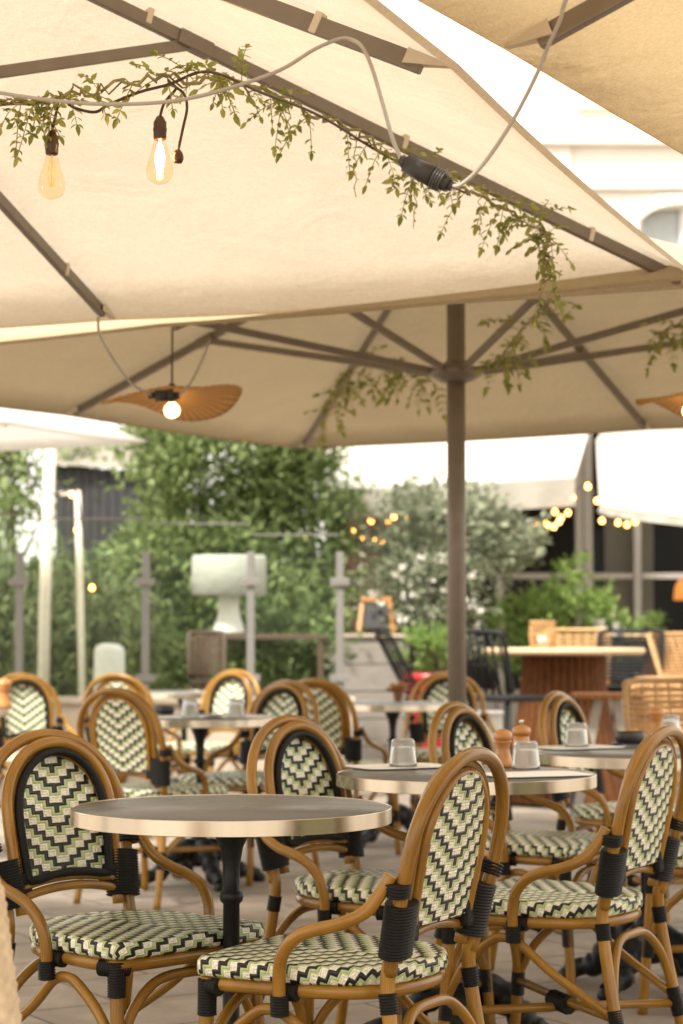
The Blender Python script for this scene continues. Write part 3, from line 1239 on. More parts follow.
# second cable link near the pendant lamp
Yp = 7.7
plC = P(163, 396, Yp)
t = thing('cable_connector', 'black cable connector lying across the lit raffia pendant shade', 'connector', plC)
bm = new()
for q, (x0, x1, rr) in enumerate(((-.055, -.03, .012), (-.03, .02, .022), (.02, .04, .026), (.04, .062, .014))):
    tube(bm, [(x0, 0, 0), ((x0 + x1) / 2, 0, .002), (x1 - .0004, 0, .003)], rr, 12)
link('body', bm, M['plastic'], t)
rope('power_cable', [P(98, 316, 6.75), P(100, 335, 6.9), P(115, 362, 7.2), P(132, 384, 7.5), P(148, 393, 7.66), P(152, 396, Yp)], .0045, 'cable', 'thin grey cable from the cream parasol corner rib down to the raffia lamp', 'cable')
rope('power_cable', [P(174, 396, Yp), P(184, 391, 7.75), P(194, 377, 8.0), P(203, 358, 8.5), P(210, 340, 8.8)], .0045, 'cable', 'thin grey cable from the raffia lamp up to the taupe parasol rib', 'cable')


def edison(px, py, Y, lit, top, label):
    """pear shaped bulb; px,py is the socket top"""
    p0 = P(px, py, Y)
    t = thing('edison_bulb', label, 'light bulb', p0, 0, 'bulbs hanging under the cream parasol')
    bm = new()
    lathe(bm, [(0, 0), (.006, 0), (.009, -.004), (.012, -.010), (.0145, -.014), (.0145, -.026), (.0155, -.028), (.0155, -.034), (.0145, -.036), (.0145, -.048), (.013, -.053), (0, -.053)], 24)
    link('socket', bm, M['socket'], t)
    bm = new()
    lathe(bm, [(.0125, -.054), (.015, -.062), (.020, -.082), (.0265, -.102), (.030, -.118), (.0305, -.127), (.028, -.138), (.020, -.147), (.008, -.152), (0, -.1525)], 28)
    link('glass', bm, M['bulb_glass'], t)
    bm = new()
    for k in range(5):
        a = k * 2 * PI / 5
        r0, r1 = .005, .010
        tube(bm, [(r0 * math.cos(a), r0 * math.sin(a), -.066), (r1 * math.cos(a + .4), r1 * math.sin(a + .4), -.095), (r0 * math.cos(a + .5), r0 * math.sin(a + .5), -.125)], .0016 if lit else .0006, 5)
    tube(bm, [(0, 0, -.054), (0, 0, -.125)], .002, 6)
    link('filament', bm, M['filament' if lit else 'filament_dim'], t)
    bm = new()
    tube(bm, spline([(0, 0, -.002)] + [q - p0 for q in top], 6), .0032, 8)
    link('cord', bm, M['socket'], t)
    return t


YB = 4.55
edison(52, 131, YB, False, [P(55, 118, YB), P(58, 104, YB), P(56, 96, YB + .02)], 'pear shaped filament bulb barely glowing, the left of two')
edison(160, 116, YB, True, [P(163, 106, YB), P(168, 98, YB), P(176, 88, YB + .02), P(168, 82, YB + .02)], 'pear shaped filament bulb brightly lit, the right of two')
t = thing('empty_socket', 'brown empty lamp socket dangling on a cord right of the lit bulb', 'lamp socket', P(178, 150, YB))
bm = new()
lathe(bm, [(0, .0), (.006, 0), (.010, -.006), (.0125, -.014), (.0125, -.022), (.009, -.029), (0, -.030)], 18)
link('socket', bm, M['socket'], t)
bm = new()
p0 = P(178, 150, YB)
tube(bm, spline([(0, 0, -.002)] + [P(x, y, YB) - p0 for x, y in ((183, 128), (187, 108), (184, 94), (174, 86), (168, 80))], 6), .0032, 8)
link('cord', bm, M['socket'], t)
rope('power_cable', [P(-20, 106, YB), P(10, 104, YB), P(58, 100, YB), P(75, 108, YB), P(95, 112, YB), P(110, 104, YB), P(140, 92, YB), P(170, 84, YB), P(200, 72, YB), P(225, 76, 4.62), P(260, 92, 4.75), P(320, 116, 5.0), P(390, 158, 5.3), P(470, 195, 5.6)], .0035, 'socket', 'dark brown lamp cable tied along the vine covered rib', 'cable')


# raffia pendants
def pendant(px, py, Y, rad, cord_top, label, rz=0.):
    c = P(px, py, Y)
    t = thing('pendant_lamp', label, 'pendant lamp', c, rz, 'raffia pendant lamps')
    bm = new()
    nr, ns = 10, 72
    up_rows = []
    for lay in (0, -.006):
        rows = []
        for i in range(nr + 1):
            r = .03 + (rad - .03) * i / nr
            row = []
            for k in range(ns):
                a = 2 * PI * k / ns
                zz = .030 * (1 - i / nr) + (i / nr) ** 1.3 * (.026 * math.sin(2 * a + 2.6) + .016 * math.sin(3 * a + 1) + .003 * math.sin(7 * a)) - .10 * r * math.sin(a) + .05 * r * math.cos(a)
                row.append(bm.verts.new((r * math.cos(a), r * math.sin(a) * .8, zz + lay + .0004 * (k % 2))))
            rows.append(row)
        for i in range(nr):
            for k in range(ns):
                f = bm.faces.new((rows[i][k], rows[i][(k + 1) % ns], rows[i + 1][(k + 1) % ns], rows[i + 1][k]))
                f.smooth = True
        up_rows.append(rows)
    for e in (0, nr):
        for k in range(ns):
            bm.faces.new((up_rows[0][e][k], up_rows[0][e][(k + 1) % ns], up_rows[1][e][(k + 1) % ns], up_rows[1][e][k]))
    link('shade', bm, M['raffia'], t)
    bm = new()
    lathe(bm, [(0, .06), (.012, .06), (.018, .03), (.02, -.01), (0, -.012)], 18)
    link('socket', bm, M['plastic'], t)
    bm = new()
    lathe(bm, [(.012, -.013), (.016, -.018), (.028, -.031), (.0315, -.046), (.027, -.061), (.015, -.072), (0, -.075)], 24)
    link('globe_bulb', bm, M['globe'], t)
    bm = new()
    tube(bm, [(0, 0, .06), V(cord_top) - c if rz == 0 else (0, 0, .6)], .004, 6)
    link('cord', bm, M['plastic'], t)
    return t


pc = P(172, 400, 8.1)
ctop = pc.copy()
ctop.z = 2.42
pendant(172, 399, 8.1, .275, ctop, 'wavy orange raffia pendant lamp with lit globe bulb at left under the taupe parasol')
pc = P(690, 399, 8.4)
ctop = pc.copy()
ctop.z = 2.45
pendant(690, 400, 8.4, .22, ctop, 'orange raffia pendant lamp cut by the right edge')


# ------------------------------------------------------------------ vine garlands
def leaf(bm, p, d, n, L, w):
    """pointed leaf of six faces, folded along its midrib"""
    d = d.normalized()
    s = d.cross(n)
    s = s.normalized() if s.length > 1e-5 else V((1, 0, 0))
    n = s.cross(d)
    base, tip = bm.verts.new(p), bm.verts.new(p + d * L - n * L * .12)
    m1, m2 = bm.verts.new(p + d * L * .35), bm.verts.new(p + d * L * .7 - n * L * .03)
    for sg in (1, -1):
        a = bm.verts.new(p + d * L * .32 + s * sg * w * .5 + n * w * .12)
        b = bm.verts.new(p + d * L * .68 + s * sg * w * .38 + n * w * .08)
        bm.faces.new((base, m1, a))
        bm.faces.new((m1, m2, b, a))
        bm.faces.new((m2, tip, b))


def rv():
    return V((random.uniform(-1, 1), random.uniform(-1, 1), random.uniform(-1, 1)))


def frond(bl, bs, p, d, L, ll, drop=.5):
    """pinnate spray: stem with paired leaflets"""
    d = d.normalized()
    pts = [V(p)]
    n = max(4, int(L / (ll * .55)))
    cur = V(p)
    dd = d.copy()
    for i in range(n):
        dd = (dd + V((0, 0, -drop / n)) + rv() * .06).normalized()
        cur = cur + dd * (L / n)
        pts.append(cur.copy())
    tube(bs, pts, .0011, 4, caps=False)
    for i, q in enumerate(pts[1:]):
        ddir = (pts[i + 1] - pts[i]).normalized()
        side = ddir.cross(V((0, 0, 1)) + rv() * .7).normalized()
        k = ll * random.uniform(.7, 1.1) * (1 - .35 * i / n)
        for sg in (1, -1):
            if random.random() < .88:
                leaf(bl, q, ddir * .6 + side * sg + rv() * .25, V((0, 0, 1)) + rv() * .6, k, k * .5)
    leaf(bl, pts[-1], dd, V((0, 1, .3)) + rv() * .4, ll, ll * .42)


def garland(name, label, path, dens, ll, spr, drop, hang=0, seed=1, grp='leafy vine garlands'):
    random.seed(seed)
    t = thing(name, label, 'garland', path[0], 0, grp)
    bl, bs = new(), new()
    pts = [V(q) - V(path[0]) for q in spline(path, 8)]
    wig = [q + rv() * .012 for q in pts]
    tube(bs, wig, .004, 6)
    tube(bs, [q + rv() * .018 for q in pts], .0025, 5)
    tot = sum((pts[i + 1] - pts[i]).length for i in range(len(pts) - 1))
    for k in range(int(tot * dens)):
        f = random.random() * (len(pts) - 1.001)
        i = int(f)
        q = pts[i].lerp(pts[i + 1], f - i)
        d = V((random.uniform(-1, 1), random.uniform(-.6, .6), random.uniform(-1.3, .75)))
        frond(bl, bs, q, d, spr * random.uniform(.6, 1.25), ll * random.uniform(.8, 1.15), drop)
    for k in range(hang):              # dry hanging tendrils
        f = (k + .5) / hang * (len(pts) - 1.001)
        i = int(f)
        q = pts[i].lerp(pts[i + 1], f - i)
        Lh = random.uniform(.08, .18)
        pp = [q + V((random.uniform(-.006, .006), 0, -Lh * j / 8)) for j in range(9)]
        tube(bs, spline(pp, 3), .0012, 4)
        for j in range(3, 9):
            leaf(bl, pp[j], rv() + V((0, 0, -1)), rv(), .010, .004)
    link('leaves', bl, M['vine'], t)
    link('stems', bs, M['stem'], t)
    random.seed(seed + 100)
    return t


def onrib(rim, apex, i, t0, t1, n=5, dz=-.07):
    return [apex.lerp(rim[i], t0 + (t1 - t0) * k / (n - 1)) + V((0, 0, dz)) for k in range(n)]


garland('vine_garland', 'leafy vine wound round the strut above the two filament bulbs', [P(-25, 108, 4.5), P(20, 104, 4.52), P(60, 98, 4.53), P(100, 88, 4.54), P(150, 80, 4.55), P(205, 78, 4.55)], 64, .029, .105, .6, 0, 3)
gp = [P(205, 72, 4.75), P(245, 82, 4.85), P(290, 101, 4.98), P(340, 126, 5.12), P(385, 150, 5.25), P(430, 172, 5.36), P(480, 197, 5.5), P(530, 222, 5.62), P(552, 240, 5.65)]
garland('vine_garland', 'leafy vine with dry tendrils along the corner rib of the cream parasol', gp, 50, .030, .11, .9, 6, 5)
garland('vine_garland', 'short leafy tail of vine drooping from the cream parasol edge at right of the pole', [P(545, 232, 5.55), P(548, 262, 5.56), P(545, 285, 5.56)], 60, .030, .10, .8, 0, 8)
garland('vine_garland', 'vine on a strut of the taupe parasol just right of its pole', [P(498, 362, 8.0), P(510, 345, 7.9), P(528, 322, 7.75), P(548, 300, 7.6)], 40, .045, .14, .8, 0, 9)
garland('vine_garland', 'dark vine hanging on the corner rib of the taupe parasol left of its pole', [P(322, 425, 10.5), P(340, 395, 10.3), P(358, 365, 10.0), P(395, 366, 9.5), P(430, 378, 9.0)], 26, .045, .15, .9, 0, 10)
garland('vine_garland', 'vine sprig at the right edge of the taupe parasol', [P(655, 335, 8.0), P(672, 328, 7.9), P(700, 318, 7.8)], 60, .045, .13, .9, 0, 12)


# ------------------------------------------------------------------ trees and shrubs
def foliage(bm, c, rad, n, L, clumps, spread=.3, asp=.42, lowcut=-1.):
    cs = []
    for k in range(clumps):
        while True:
            q = rv()
            if .35 < q.length < 1 and q.z > lowcut:
                break
        cs.append(V((q.x * rad[0], q.y * rad[1], q.z * rad[2])))
    for k in range(n):
        q = random.choice(cs)
        o = V((random.gauss(0, 1), random.gauss(0, 1), random.gauss(0, .8))) * spread * min(rad) * .6
        p = V(c) + q + o
        l = L * random.uniform(.6, 1.3)
        d = (q.normalized() + rv() * 1.1)
        nn = V((0, 0, 1)) + rv() * .9
        d.normalize()
        s = d.cross(nn)
        if s.length < 1e-4:
            continue
        s.normalize()
        w_ = l * asp * .5
        vs = [bm.verts.new(p), bm.verts.new(p + d * l * .45 + s * w_), bm.verts.new(p + d * l), bm.verts.new(p + d * l * .45 - s * w_)]
        bm.faces.new(vs)
    return cs


def tree(name, label, cat, base, crowns, m, L, trunk_h, trunk_r, grp=None, extra=None):
    t = thing(name, label, cat, base, 0, grp)
    bl, bt = new(), new()
    for (c, rad, n, cl, sp) in crowns:
        cs = foliage(bl, c, rad, n, L, cl, sp)
        top = V((0, 0, trunk_h))
        for q in cs[:max(3, cl // 5)]:
            e = V(c) + q * .8
            mid = top.lerp(e, .5) + V((0, 0, -.06))
            tot = (e - top).length + .01
            tube(bt, spline([top, mid, e], 4), trunk_r * .3, 5, rf=lambda d, tot=tot: max(.004, trunk_r * .38 * (1 - d / (tot * 1.15))))
    tube(bt, spline([(0, 0, 0), (.03, .02, trunk_h * .5), (0, 0, trunk_h)], 4), trunk_r, 8, rf=lambda d: trunk_r * (1 - .4 * d / trunk_h))
    link('crown', bl, M[m], t)
    link('trunk', bt, M['bark'], t)
    if extra:
        extra(t)
    return t


random.seed(21)
def gx(px, Y):
    return (px - 341.5) / FPX * Y


def zy(py, Y):
    return P(341, py, Y).z


tree('broadleaf_tree', 'large leafy green tree behind the glass screen left of centre', 'tree', (gx(245, 17.2), 17.2, 0),
     [((-.12, 0, 2.55), (.78, .9, .62), 13000, 110, .36), ((.42, .1, 2.1), (.42, .6, .5), 3400, 34, .4), ((-.5, -.2, 1.75), (.5, .6, .5), 3400, 34, .4), ((.1, -.3, 1.3), (.75, .6, .7), 8000, 66, .4), ((-.45, -.3, .95), (.5, .5, .5), 2600, 30, .4)], 'leaf_tree', .088, 1.2, .07)
tree('broadleaf_tree', 'dark green tree at the far left edge behind the white pole', 'tree', (gx(15, 20), 20, 0),
     [((0, 0, 2.6), (.75, .7, .62), 2400, 30, .4)], 'leaf_tree', .12, 1.7, .07)
tree('olive_tree', 'grey green olive tree behind the parasol pole', 'tree', (gx(440, 17.1), 17.15, 0),
     [((0, 0, 1.90), (.62, .45, .42), 3200, 46, .4), ((.42, .1, 1.85), (.4, .35, .3), 1000, 16, .45), ((-.2, -.1, 1.6), (.4, .4, .35), 1200, 18, .45)], 'leaf_olive', .085, 1.2, .055)


def blossoms(n, c, rad):
    def f(t):
        bm = new()
        for k in range(n):
            q = rv()
            q = V((q.x * rad[0], q.y * rad[1], q.z * rad[2])) + V(c)
            for j in range(6):
                leaf(bm, q + rv() * .012, rv(), rv(), .045, .03)
        link('blossom', bm, M['petal'], t)
    return f


tree('flowering_shrub', 'shrub with many white blossoms left of the parasol pole', 'shrub', (gx(425, 16.75), 16.8, 0),
     [((0, 0, 1.35), (.48, .4, .36), 2100, 34, .4), ((.35, .05, 1.55), (.25, .3, .22), 500, 10, .4), ((0, -.15, .98), (.35, .3, .2), 900, 14, .4)], 'leaf_olive', .07, .8, .025, extra=blossoms(52, (.02, -.15, 1.43), (.45, .3, .28)))
tree('leafy_shrub', 'bright green bushy shrub behind the high table', 'shrub', (gx(568, 17.6), 17.6, 0),
     [((0, 0, 1.2), (.42, .35, .34), 1900, 30, .4), ((.42, 0, 1.15), (.3, .3, .26), 1000, 16, .4), ((-.38, 0, 1.1), (.34, .3, .3), 1200, 18, .4), ((.05, 0, 1.55), (.14, .2, .2), 320, 7, .5)], 'leaf_bright', .075, .7, .03, extra=blossoms(12, (.3, -.3, 1.2), (.12, .05, .1)))
tree('leafy_shrub', 'small olive shrub spilling over the red pot', 'shrub', (gx(432, 16.2), 16.2, .78),
     [((0, 0, .22), (.26, .24, .16), 900, 16, .4)], 'leaf_bright', .06, .15, .015)
# low planting in front of the screen lamp, in the dark under the tree
tree('leafy_shrub', 'low dark shrub under the big tree behind the screen', 'shrub', (gx(285, 15.6), 15.6, 0),
     [((0, 0, .95), (.5, .3, .34), 1700, 26, .4)], 'leaf_dark', .08, .6, .02)


def reeds(label, base, n, H, spread, seed):
    random.seed(seed)
    t = thing('reed_plant', label, 'plant', base, 0, 'tall reed plants behind the screen')
    bm, bs = new(), new()
    for k in range(n):
        b = V((random.gauss(0, spread), random.gauss(0, spread * .6), 0))
        d = V((random.uniform(-.18, .18), random.uniform(-.12, .12), 1)).normalized()
        Lh = H * random.uniform(.65, 1.05)
        top = b + d * Lh
        tube(bs, [b, b.lerp(top, .5) + rv() * .02, top], .006, 5)
        for j in range(15):
            q = b.lerp(top, random.uniform(.35, 1))
            dd = V((random.uniform(-1, 1), random.uniform(-1, 1), random.uniform(.1, .9))).normalized()
            l = random.uniform(.22, .42)
            s = dd.cross(V((0, 0, 1))).normalized() * .016
            e1 = q + dd * l * .6
            e2 = q + dd * l + V((0, 0, -.12))
            v0, v1, v2, v3, v4 = [bm.verts.new(x) for x in (q, e1 + s, e2, e1 - s, e1)]
            bm.faces.new((v0, v1, v4))
            bm.faces.new((v0, v4, v3))
            bm.faces.new((v1, v2, v4))
            bm.faces.new((v4, v2, v3))
    link('leaves', bm, M['leaf_reed'], t)
    link('canes', bs, M['leaf_reed'], t)


reeds('clump of tall reed leaves at the left edge behind the screen', (gx(10, 15.6), 15.6, 0), 22, 1.9, .20, 31)
reeds('clump of reed leaves right of the white pole behind the screen', (gx(75, 15.8), 15.8, 0), 22, 1.75, .20, 32)
reeds('thin clump of reed leaves beside the second screen post', (gx(125, 16), 16, 0), 14, 1.5, .16, 33)

# clipped hedge closing the terrace behind
random.seed(40)
bm = new()
X0, X1 = gx(-60, 18.8), gx(335, 18.8)
for k in range(9000):
    x = random.uniform(X0, X1)
    top = 1.75 + .22 * noise.noise(V((x * 1.7, 0, 0))) + .1 * noise.noise(V((x * 6, 3, 0)))
    z = random.uniform(.05, 1) ** .8 * top
    p = V((x, 18.8 + random.uniform(-.45, .35) + .15 * noise.noise(V((x * 3, z * 3, 1))), z))
    d = (rv() + V((0, -.5, .3))).normalized()
    s = d.cross(rv()).normalized()
    l = random.uniform(.08, .16)
    bm.faces.new([bm.verts.new(q) for q in (p, p + d * l * .45 + s * l * .22, p + d * l, p + d * l * .45 - s * l * .22)])
t = thing('hedge', 'dense dark hedge along the back of the terrace behind the glass screen', 'hedge', (0, 0, 0))
link('foliage', bm, M['leaf_dark'], t)
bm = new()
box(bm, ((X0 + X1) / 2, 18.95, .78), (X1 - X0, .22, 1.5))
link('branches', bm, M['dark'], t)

# ------------------------------------------------------------------ low wall and glass screen
YW = 13.9
xw0, xw1 = gx(-80, YW), gx(352, YW)
t = thing('low_wall', 'low beige stone wall carrying the glass screen', 'wall', ((xw0 + xw1) / 2, YW, 0))
zt_ = zy(697, YW)
bm = new()
box(bm, (0, 0, zt_ / 2 - .02), (xw1 - xw0, .22, zt_ - .04))
link('wall_body', bm, M['stone'], t)
bm = new()
box(bm, (0, -.01, zt_ - .02), (xw1 - xw0 + .04, .28, .04), bev=.006)
link('coping', bm, M['stone'], t)
scr = thing('glass_screen', 'clear glass wind screen with grey steel posts on the low wall', 'glass screen', (0, YW, zt_))
posts = [20, 146, 251, 340]
for px in posts:
    bm = new()
    zt2 = zy(552, YW) - zt_
    box(bm, (gx(px, YW), 0, zt2 / 2), (  .052, .05, zt2), bev=.006)
    po = link('post', bm, M['post'], scr)
    for py in (582, 678):
        bm = new()
        box(bm, (gx(px, YW), -.038, zy(py, YW) - zt_), (.13, .02, .05), bev=.005)
        link('clamp', bm, M['post'], po)
edges = [-70] + posts
for i, (a, b) in enumerate(zip(edges, edges[1:])):
    zt3 = zy([520, 524, 529, 540][i], YW) - zt_
    xa, xb = gx(a, YW) + .012, gx(b, YW) - .012
    bm = new()
    box(bm, ((xa + xb) / 2, .02, .03 + zt3 / 2), (xb - xa, .012, zt3), bev=.002)
    gpn = link('glass_pane', bm, M['screen'], scr)
    bm = new()
    box(bm, ((xa + xb) / 2, .02, .036 + zt3), (xb - xa, .016, .010), bev=.002)
    link('edge_trim', bm, M['post'], gpn)

# grey board planter wall right of the screen
YG = 16.6
t = thing('planter_box', 'long grey boarded planter box right of the last screen post', 'planter', ((gx(318, YG) + gx(405, YG)) / 2, YG, 0))
wd = gx(405, YG) - gx(318, YG)
zt5 = zy(637, YG)
for k in range(5):
    bm = new()
    box(bm, (0, 0, zt5 * (k + .5) / 5), (wd, .5, zt5 / 5 - .008), bev=.004)
    link('board', bm, M['greywood'], t)
bm = new()
box(bm, (0, 0, zt5 + .012), (wd + .05, .56, .024), bev=.004)
link('top_board', bm, M['stone'], t)

# A-frame blackboard standing on it
pz = zt5 + .025
t = thing('a_frame_sign', 'orange wooden easel board standing on the planter box', 'easel', (gx(376, YG), YG, pz))
hA = zy(597, YG) - pz
for s in (-1, 1):
    bm = new()
    bar(bm, (s * .14, -.12, 0), (s * .10, .0, hA), .035, .03, .004)
    link('leg', bm, M['orange'], t)
    bm = new()
    bar(bm, (s * .14, .14, 0), (s * .10, .02, hA), .035, .03, .004)
    link('leg', bm, M['orange'], t)
bm = new()
bar(bm, (-.12, 0, hA - .02), (.12, 0, hA - .02), .045, .035, .004)
link('top_rail', bm, M['orange'], t)
bm = new()
rot = Matrix.Rotation(R(-18), 3, 'X')
box(bm, (0, -.055, hA * .5), (.19, .012, hA * .72), rot=rot)
link('board', bm, M['board'], t)

# red pot
t = thing('flower_pot', 'glossy red flower pot left of the parasol pole', 'pot', (gx(432, 16.2), 16.2, 0))
bm = new()
lathe(bm, [(0, .01), (.13, .01), (.15, .1), (.19, .6), (.215, .72), (.215, .77), (.195, .77), (.19, .72), (0, .71)], 36)
link('body', bm, M['red'], t)
bm = new()
lathe(bm, [(.213, .722), (.228, .73), (.228, .785), (.2, .79), (.194, .75)], 36)
link('lip', bm, M['red'], t)

# potted succulent with orange flowers on the far table
def potplant(loc, label, n, m, pm, hs, sz=1):
    t = thing('potted_plant', label, 'potted plant', loc)
    bm = new()
    lathe(bm, [(0, .003), (.04 * sz, .003), (.055 * sz, .1 * sz), (.06 * sz, .1 * sz), (.06 * sz, .11 * sz), (.05 * sz, .11 * sz), (0, .09 * sz)], 20)
    link('pot', bm, M[pm], t)
    bm = new()
    for k in range(n):
        d = V((random.uniform(-1, 1), random.uniform(-1, 1), random.uniform(.4, 1.4)))
        leaf(bm, V((0, 0, .1 * sz)) + V((d.x, d.y, 0)) * .02, d, V((0, 0, 1)) + rv() * .5, hs * random.uniform(.6, 1.1), hs * .35)
    link('leaves', bm, M[m], t)
    return t


potplant((gx(398, 11.15), 11.15, .7355), 'small orange flowering pot plant on the far table left of the pole', 46, 'orange', 'terracotta', .07, .5)

# ------------------------------------------------------------------ white lamp and its high table
YL = 15.2
tl = thing('bar_table', 'narrow brown bar table behind the glass screen carrying the white lamp', 'table', (gx(262, YL), YL, 0))
zb_ = zy(634, YL)
bm = new()
box(bm, (0, 0, zb_ - .02), (.95, .4, .04), bev=.006)
link('tabletop', bm, M['brownwood'], tl)
for sx in (-1, 1):
    for sy in (-1, 1):
        bm = new()
        box(bm, (sx * .43, sy * .16, (zb_ - .042) / 2), (.045, .045, zb_ - .042), bev=.004)
        link('leg', bm, M['brownwood'], tl)
t = thing('shade_lamp', 'big white outdoor lamp with drum shade behind the glass screen', 'lamp', (gx(229, YL), YL, zb_ + .002))
bm = new()
zs0, zs1 = zy(596, YL) - zb_, zy(556, YL) - zb_
lathe(bm, [(0, .0), (.115, .0), (.118, .02), (.085, .12), (.075, .2), (.085, zs0 + .02), (0, zs0 + .03)], 32)
link('stand', bm, M['white'], t)
bm = new()
lathe(bm, [(.255, zs0), (.275, zs0 + .01), (.272, zs1 - .02), (.262, zs1), (.25, zs1 - .01), (.248, zs0 + .01), (.255, zs0)], 48)
lathe(bm, [(0, zs1 - .012), (.249, zs1 - .012)], 48)
link('shade', bm, M['lampwhite'], t)

# wicker stool in front of the tree, white shell stool
def wicker_chair(name, label, loc, rz, m, seat_h, back_h, wd=.42, frame_m=None, grp=None, lean=.1, open_=True, vert=False):
    """wire / rattan chair: looped frame, strands across the back, seat, four legs"""
    frame_m = frame_m or m
    t = thing(name, label, 'bar chair' if seat_h > .6 else 'chair', loc, rz, grp)
    hw_ = wd / 2

    def bp(x, z):
        q = (z - seat_h) / (back_h - seat_h)
        return V((x * hw_ * (1 + .05 * q), -hw_ - lean * q + .04 * (x * x), z))
    bm = new()
    ring = [bp(-1, seat_h + .04), bp(-1.0, seat_h + (back_h - seat_h) * .5), bp(-.98, back_h - .05), bp(-.85, back_h - .005), bp(0, back_h), bp(.85, back_h - .005), bp(.98, back_h - .05), bp(1, seat_h + (back_h - seat_h) * .5), bp(1, seat_h + .04)]
    tube(bm, spline(ring, 5), .015, 8)
    link('back_frame', bm, M[frame_m], t)
    bm = new()
    nst = 13 if not vert else 8
    for k in range(nst):
        q = (k + .5) / nst
        z = seat_h + .05 + (back_h - seat_h - .08) * q
        if vert:
            x = -1 + 2 * q
            tube(bm, [bp(x, seat_h + .03), bp(x, (seat_h + back_h) / 2), bp(x * .95, back_h - .01)], .010, 6)
        else:
            tube(bm, [bp(-.98, z), bp(-.5, z), bp(0, z), bp(.5, z), bp(.98, z)], .010, 6)
    if not vert:
        for k in range(7):
            x = -.9 + 1.8 * k / 6
            tube(bm, [bp(x, seat_h + .03) + V((0, .006, 0)), bp(x * .97, back_h - .02) + V((0, .006, 0))], .005, 5)
    else:
        tube(bm, [bp(-.98, back_h * .5 + seat_h * .5), bp(0, back_h * .5 + seat_h * .5), bp(.98, back_h * .5 + seat_h * .5)], .006, 5)
    link('back_weave', bm, M[m], t)
    bm = new()
    box(bm, (0, 0, seat_h), (wd, wd, .035), bev=.012)
    link('seat', bm, M[m], t)
    for sx in (-1, 1):
        for sy in (-1, 1):
            bm = new()
            tube(bm, [(sx * hw_ * .88, sy * hw_ * .88, seat_h - .018), (sx * hw_ * 1.05, sy * hw_ * 1.05, 0)], .013, 8)
            link('leg', bm, M[frame_m], t)
    fz = seat_h * .38
    bm = new()
    c_ = [(sx * hw_ * .985, sy * hw_ * .985, fz) for sx, sy in ((-1, -1), (1, -1), (1, 1), (-1, 1))]
    for a, b in zip(c_, c_[1:] + c_[:1]):
        tube(bm, [a, b], .009, 6)
    link('foot_rail', bm, M[frame_m], t)
    return t


wicker_chair('wicker_stool', 'brown wicker bar chair behind the glass screen below the white lamp', (gx(207, 14.7), 14.75, 0), R(185), 'brownwood', .75, zy(632, 14.9), .25)
t = thing('shell_stool', 'white moulded shell stool behind the screen at left', 'bar chair', (gx(110, 14.6), 14.6, 0))
bm = new()
zt7 = zy(643, 14.6)
zs7 = zt7 - .34
n7 = 20
rows = []
for i in range(7):
    z = zs7 + (zt7 - zs7) * i / 6
    row = []
    for k in range(n7 + 1):
        a = PI + PI * k / n7
        rr = .11 if i < 6 else .105
        row.append(V((rr * math.cos(a) * (1 - .06 * (i / 6) ** 3), rr * math.sin(a) * .8, z - (.03 * abs(math.cos(a)) ** 3 if i == 6 else 0))))
    rows.append(row)
vv = [[[bm.verts.new(V((q.x * s, q.y * s, q.z))) for q in r] for r in rows] for s in (1, .9)]
for q in range(2):
    for i in range(6):
        for k in range(n7):
            f = bm.faces.new((vv[q][i][k], vv[q][i][k + 1], vv[q][i + 1][k + 1], vv[q][i + 1][k]))
            f.smooth = True
for k in range(n7):
    bm.faces.new((vv[0][6][k], vv[0][6][k + 1], vv[1][6][k + 1], vv[1][6][k]))
link('shell', bm, M['white'], t)
bm = new()
lathe(bm, [(0, zs7), (.105, zs7), (.11, zs7 - .02), (.08, zs7 - .04), (0, zs7 - .045)], 24)
link('seat', bm, M['white'], t)
for k in range(4):
    a = PI / 4 + k * PI / 2
    bm = new()
    tube(bm, [(.06 * math.cos(a), .06 * math.sin(a), zs7 - .04), (.16 * math.cos(a), .16 * math.sin(a), 0)], .011, 8)
    link('leg', bm, M['white'], t)

# ------------------------------------------------------------------ right hand bar seating
YH = 13.6
cH = V((gx(563, YH), YH, 0))
zh = zy(648, YH)
t = thing('barrel_table', 'high round oak table on a flared mahogany slatted base', 'high table', cH)
bm = new()
rH = (644 - 482) / 2 / FPX * YH
lathe(bm, [(0, zh), (rH - .01, zh), (rH, zh - .008), (rH, zh - .03), (rH - .02, zh - .042), (0, zh - .045)], 64)
link('tabletop', bm, M['oak'], t)
bm = new()
r0, r1 = 40 / FPX * YH, 66 / FPX * YH
zlen = zh - .06
ns = 34
for k in range(ns):
    a = 2 * PI * k / ns
    c_, s_ = math.cos(a), math.sin(a)
    pr = [(r0, zh - .047), (r0 * 1.03, zh - .25), (r0 * 1.22, zh * .45), (r1, .02)]
    sp = spline([(r * c_, r * s_, z) for r, z in pr], 4)
    hwid = .021
    tang = V((-s_, c_, 0))
    prev = None
    for q in sp:
        rr = math.hypot(q.x, q.y) / r0
        o = V((c_, s_, 0)) * .012
        ring = [bm.verts.new(q + tang * hwid * rr + o), bm.verts.new(q - tang * hwid * rr + o), bm.verts.new(q - tang * hwid * rr - o), bm.verts.new(q + tang * hwid * rr - o)]
        if prev:
            for j in range(4):
                bm.faces.new((prev[j], prev[(j + 1) % 4], ring[(j + 1) % 4], ring[j]))
        prev = ring
link('slatted_base', bm, M['slat'], t)
bm = new()
lathe(bm, [(0, zh - .05), (r0 - .03, zh - .05), (r0 * 1.16 - .03, zh * .45), (r1 - .03, .02), (0, .02)], 32)
link('core', bm, M['dark'], t)
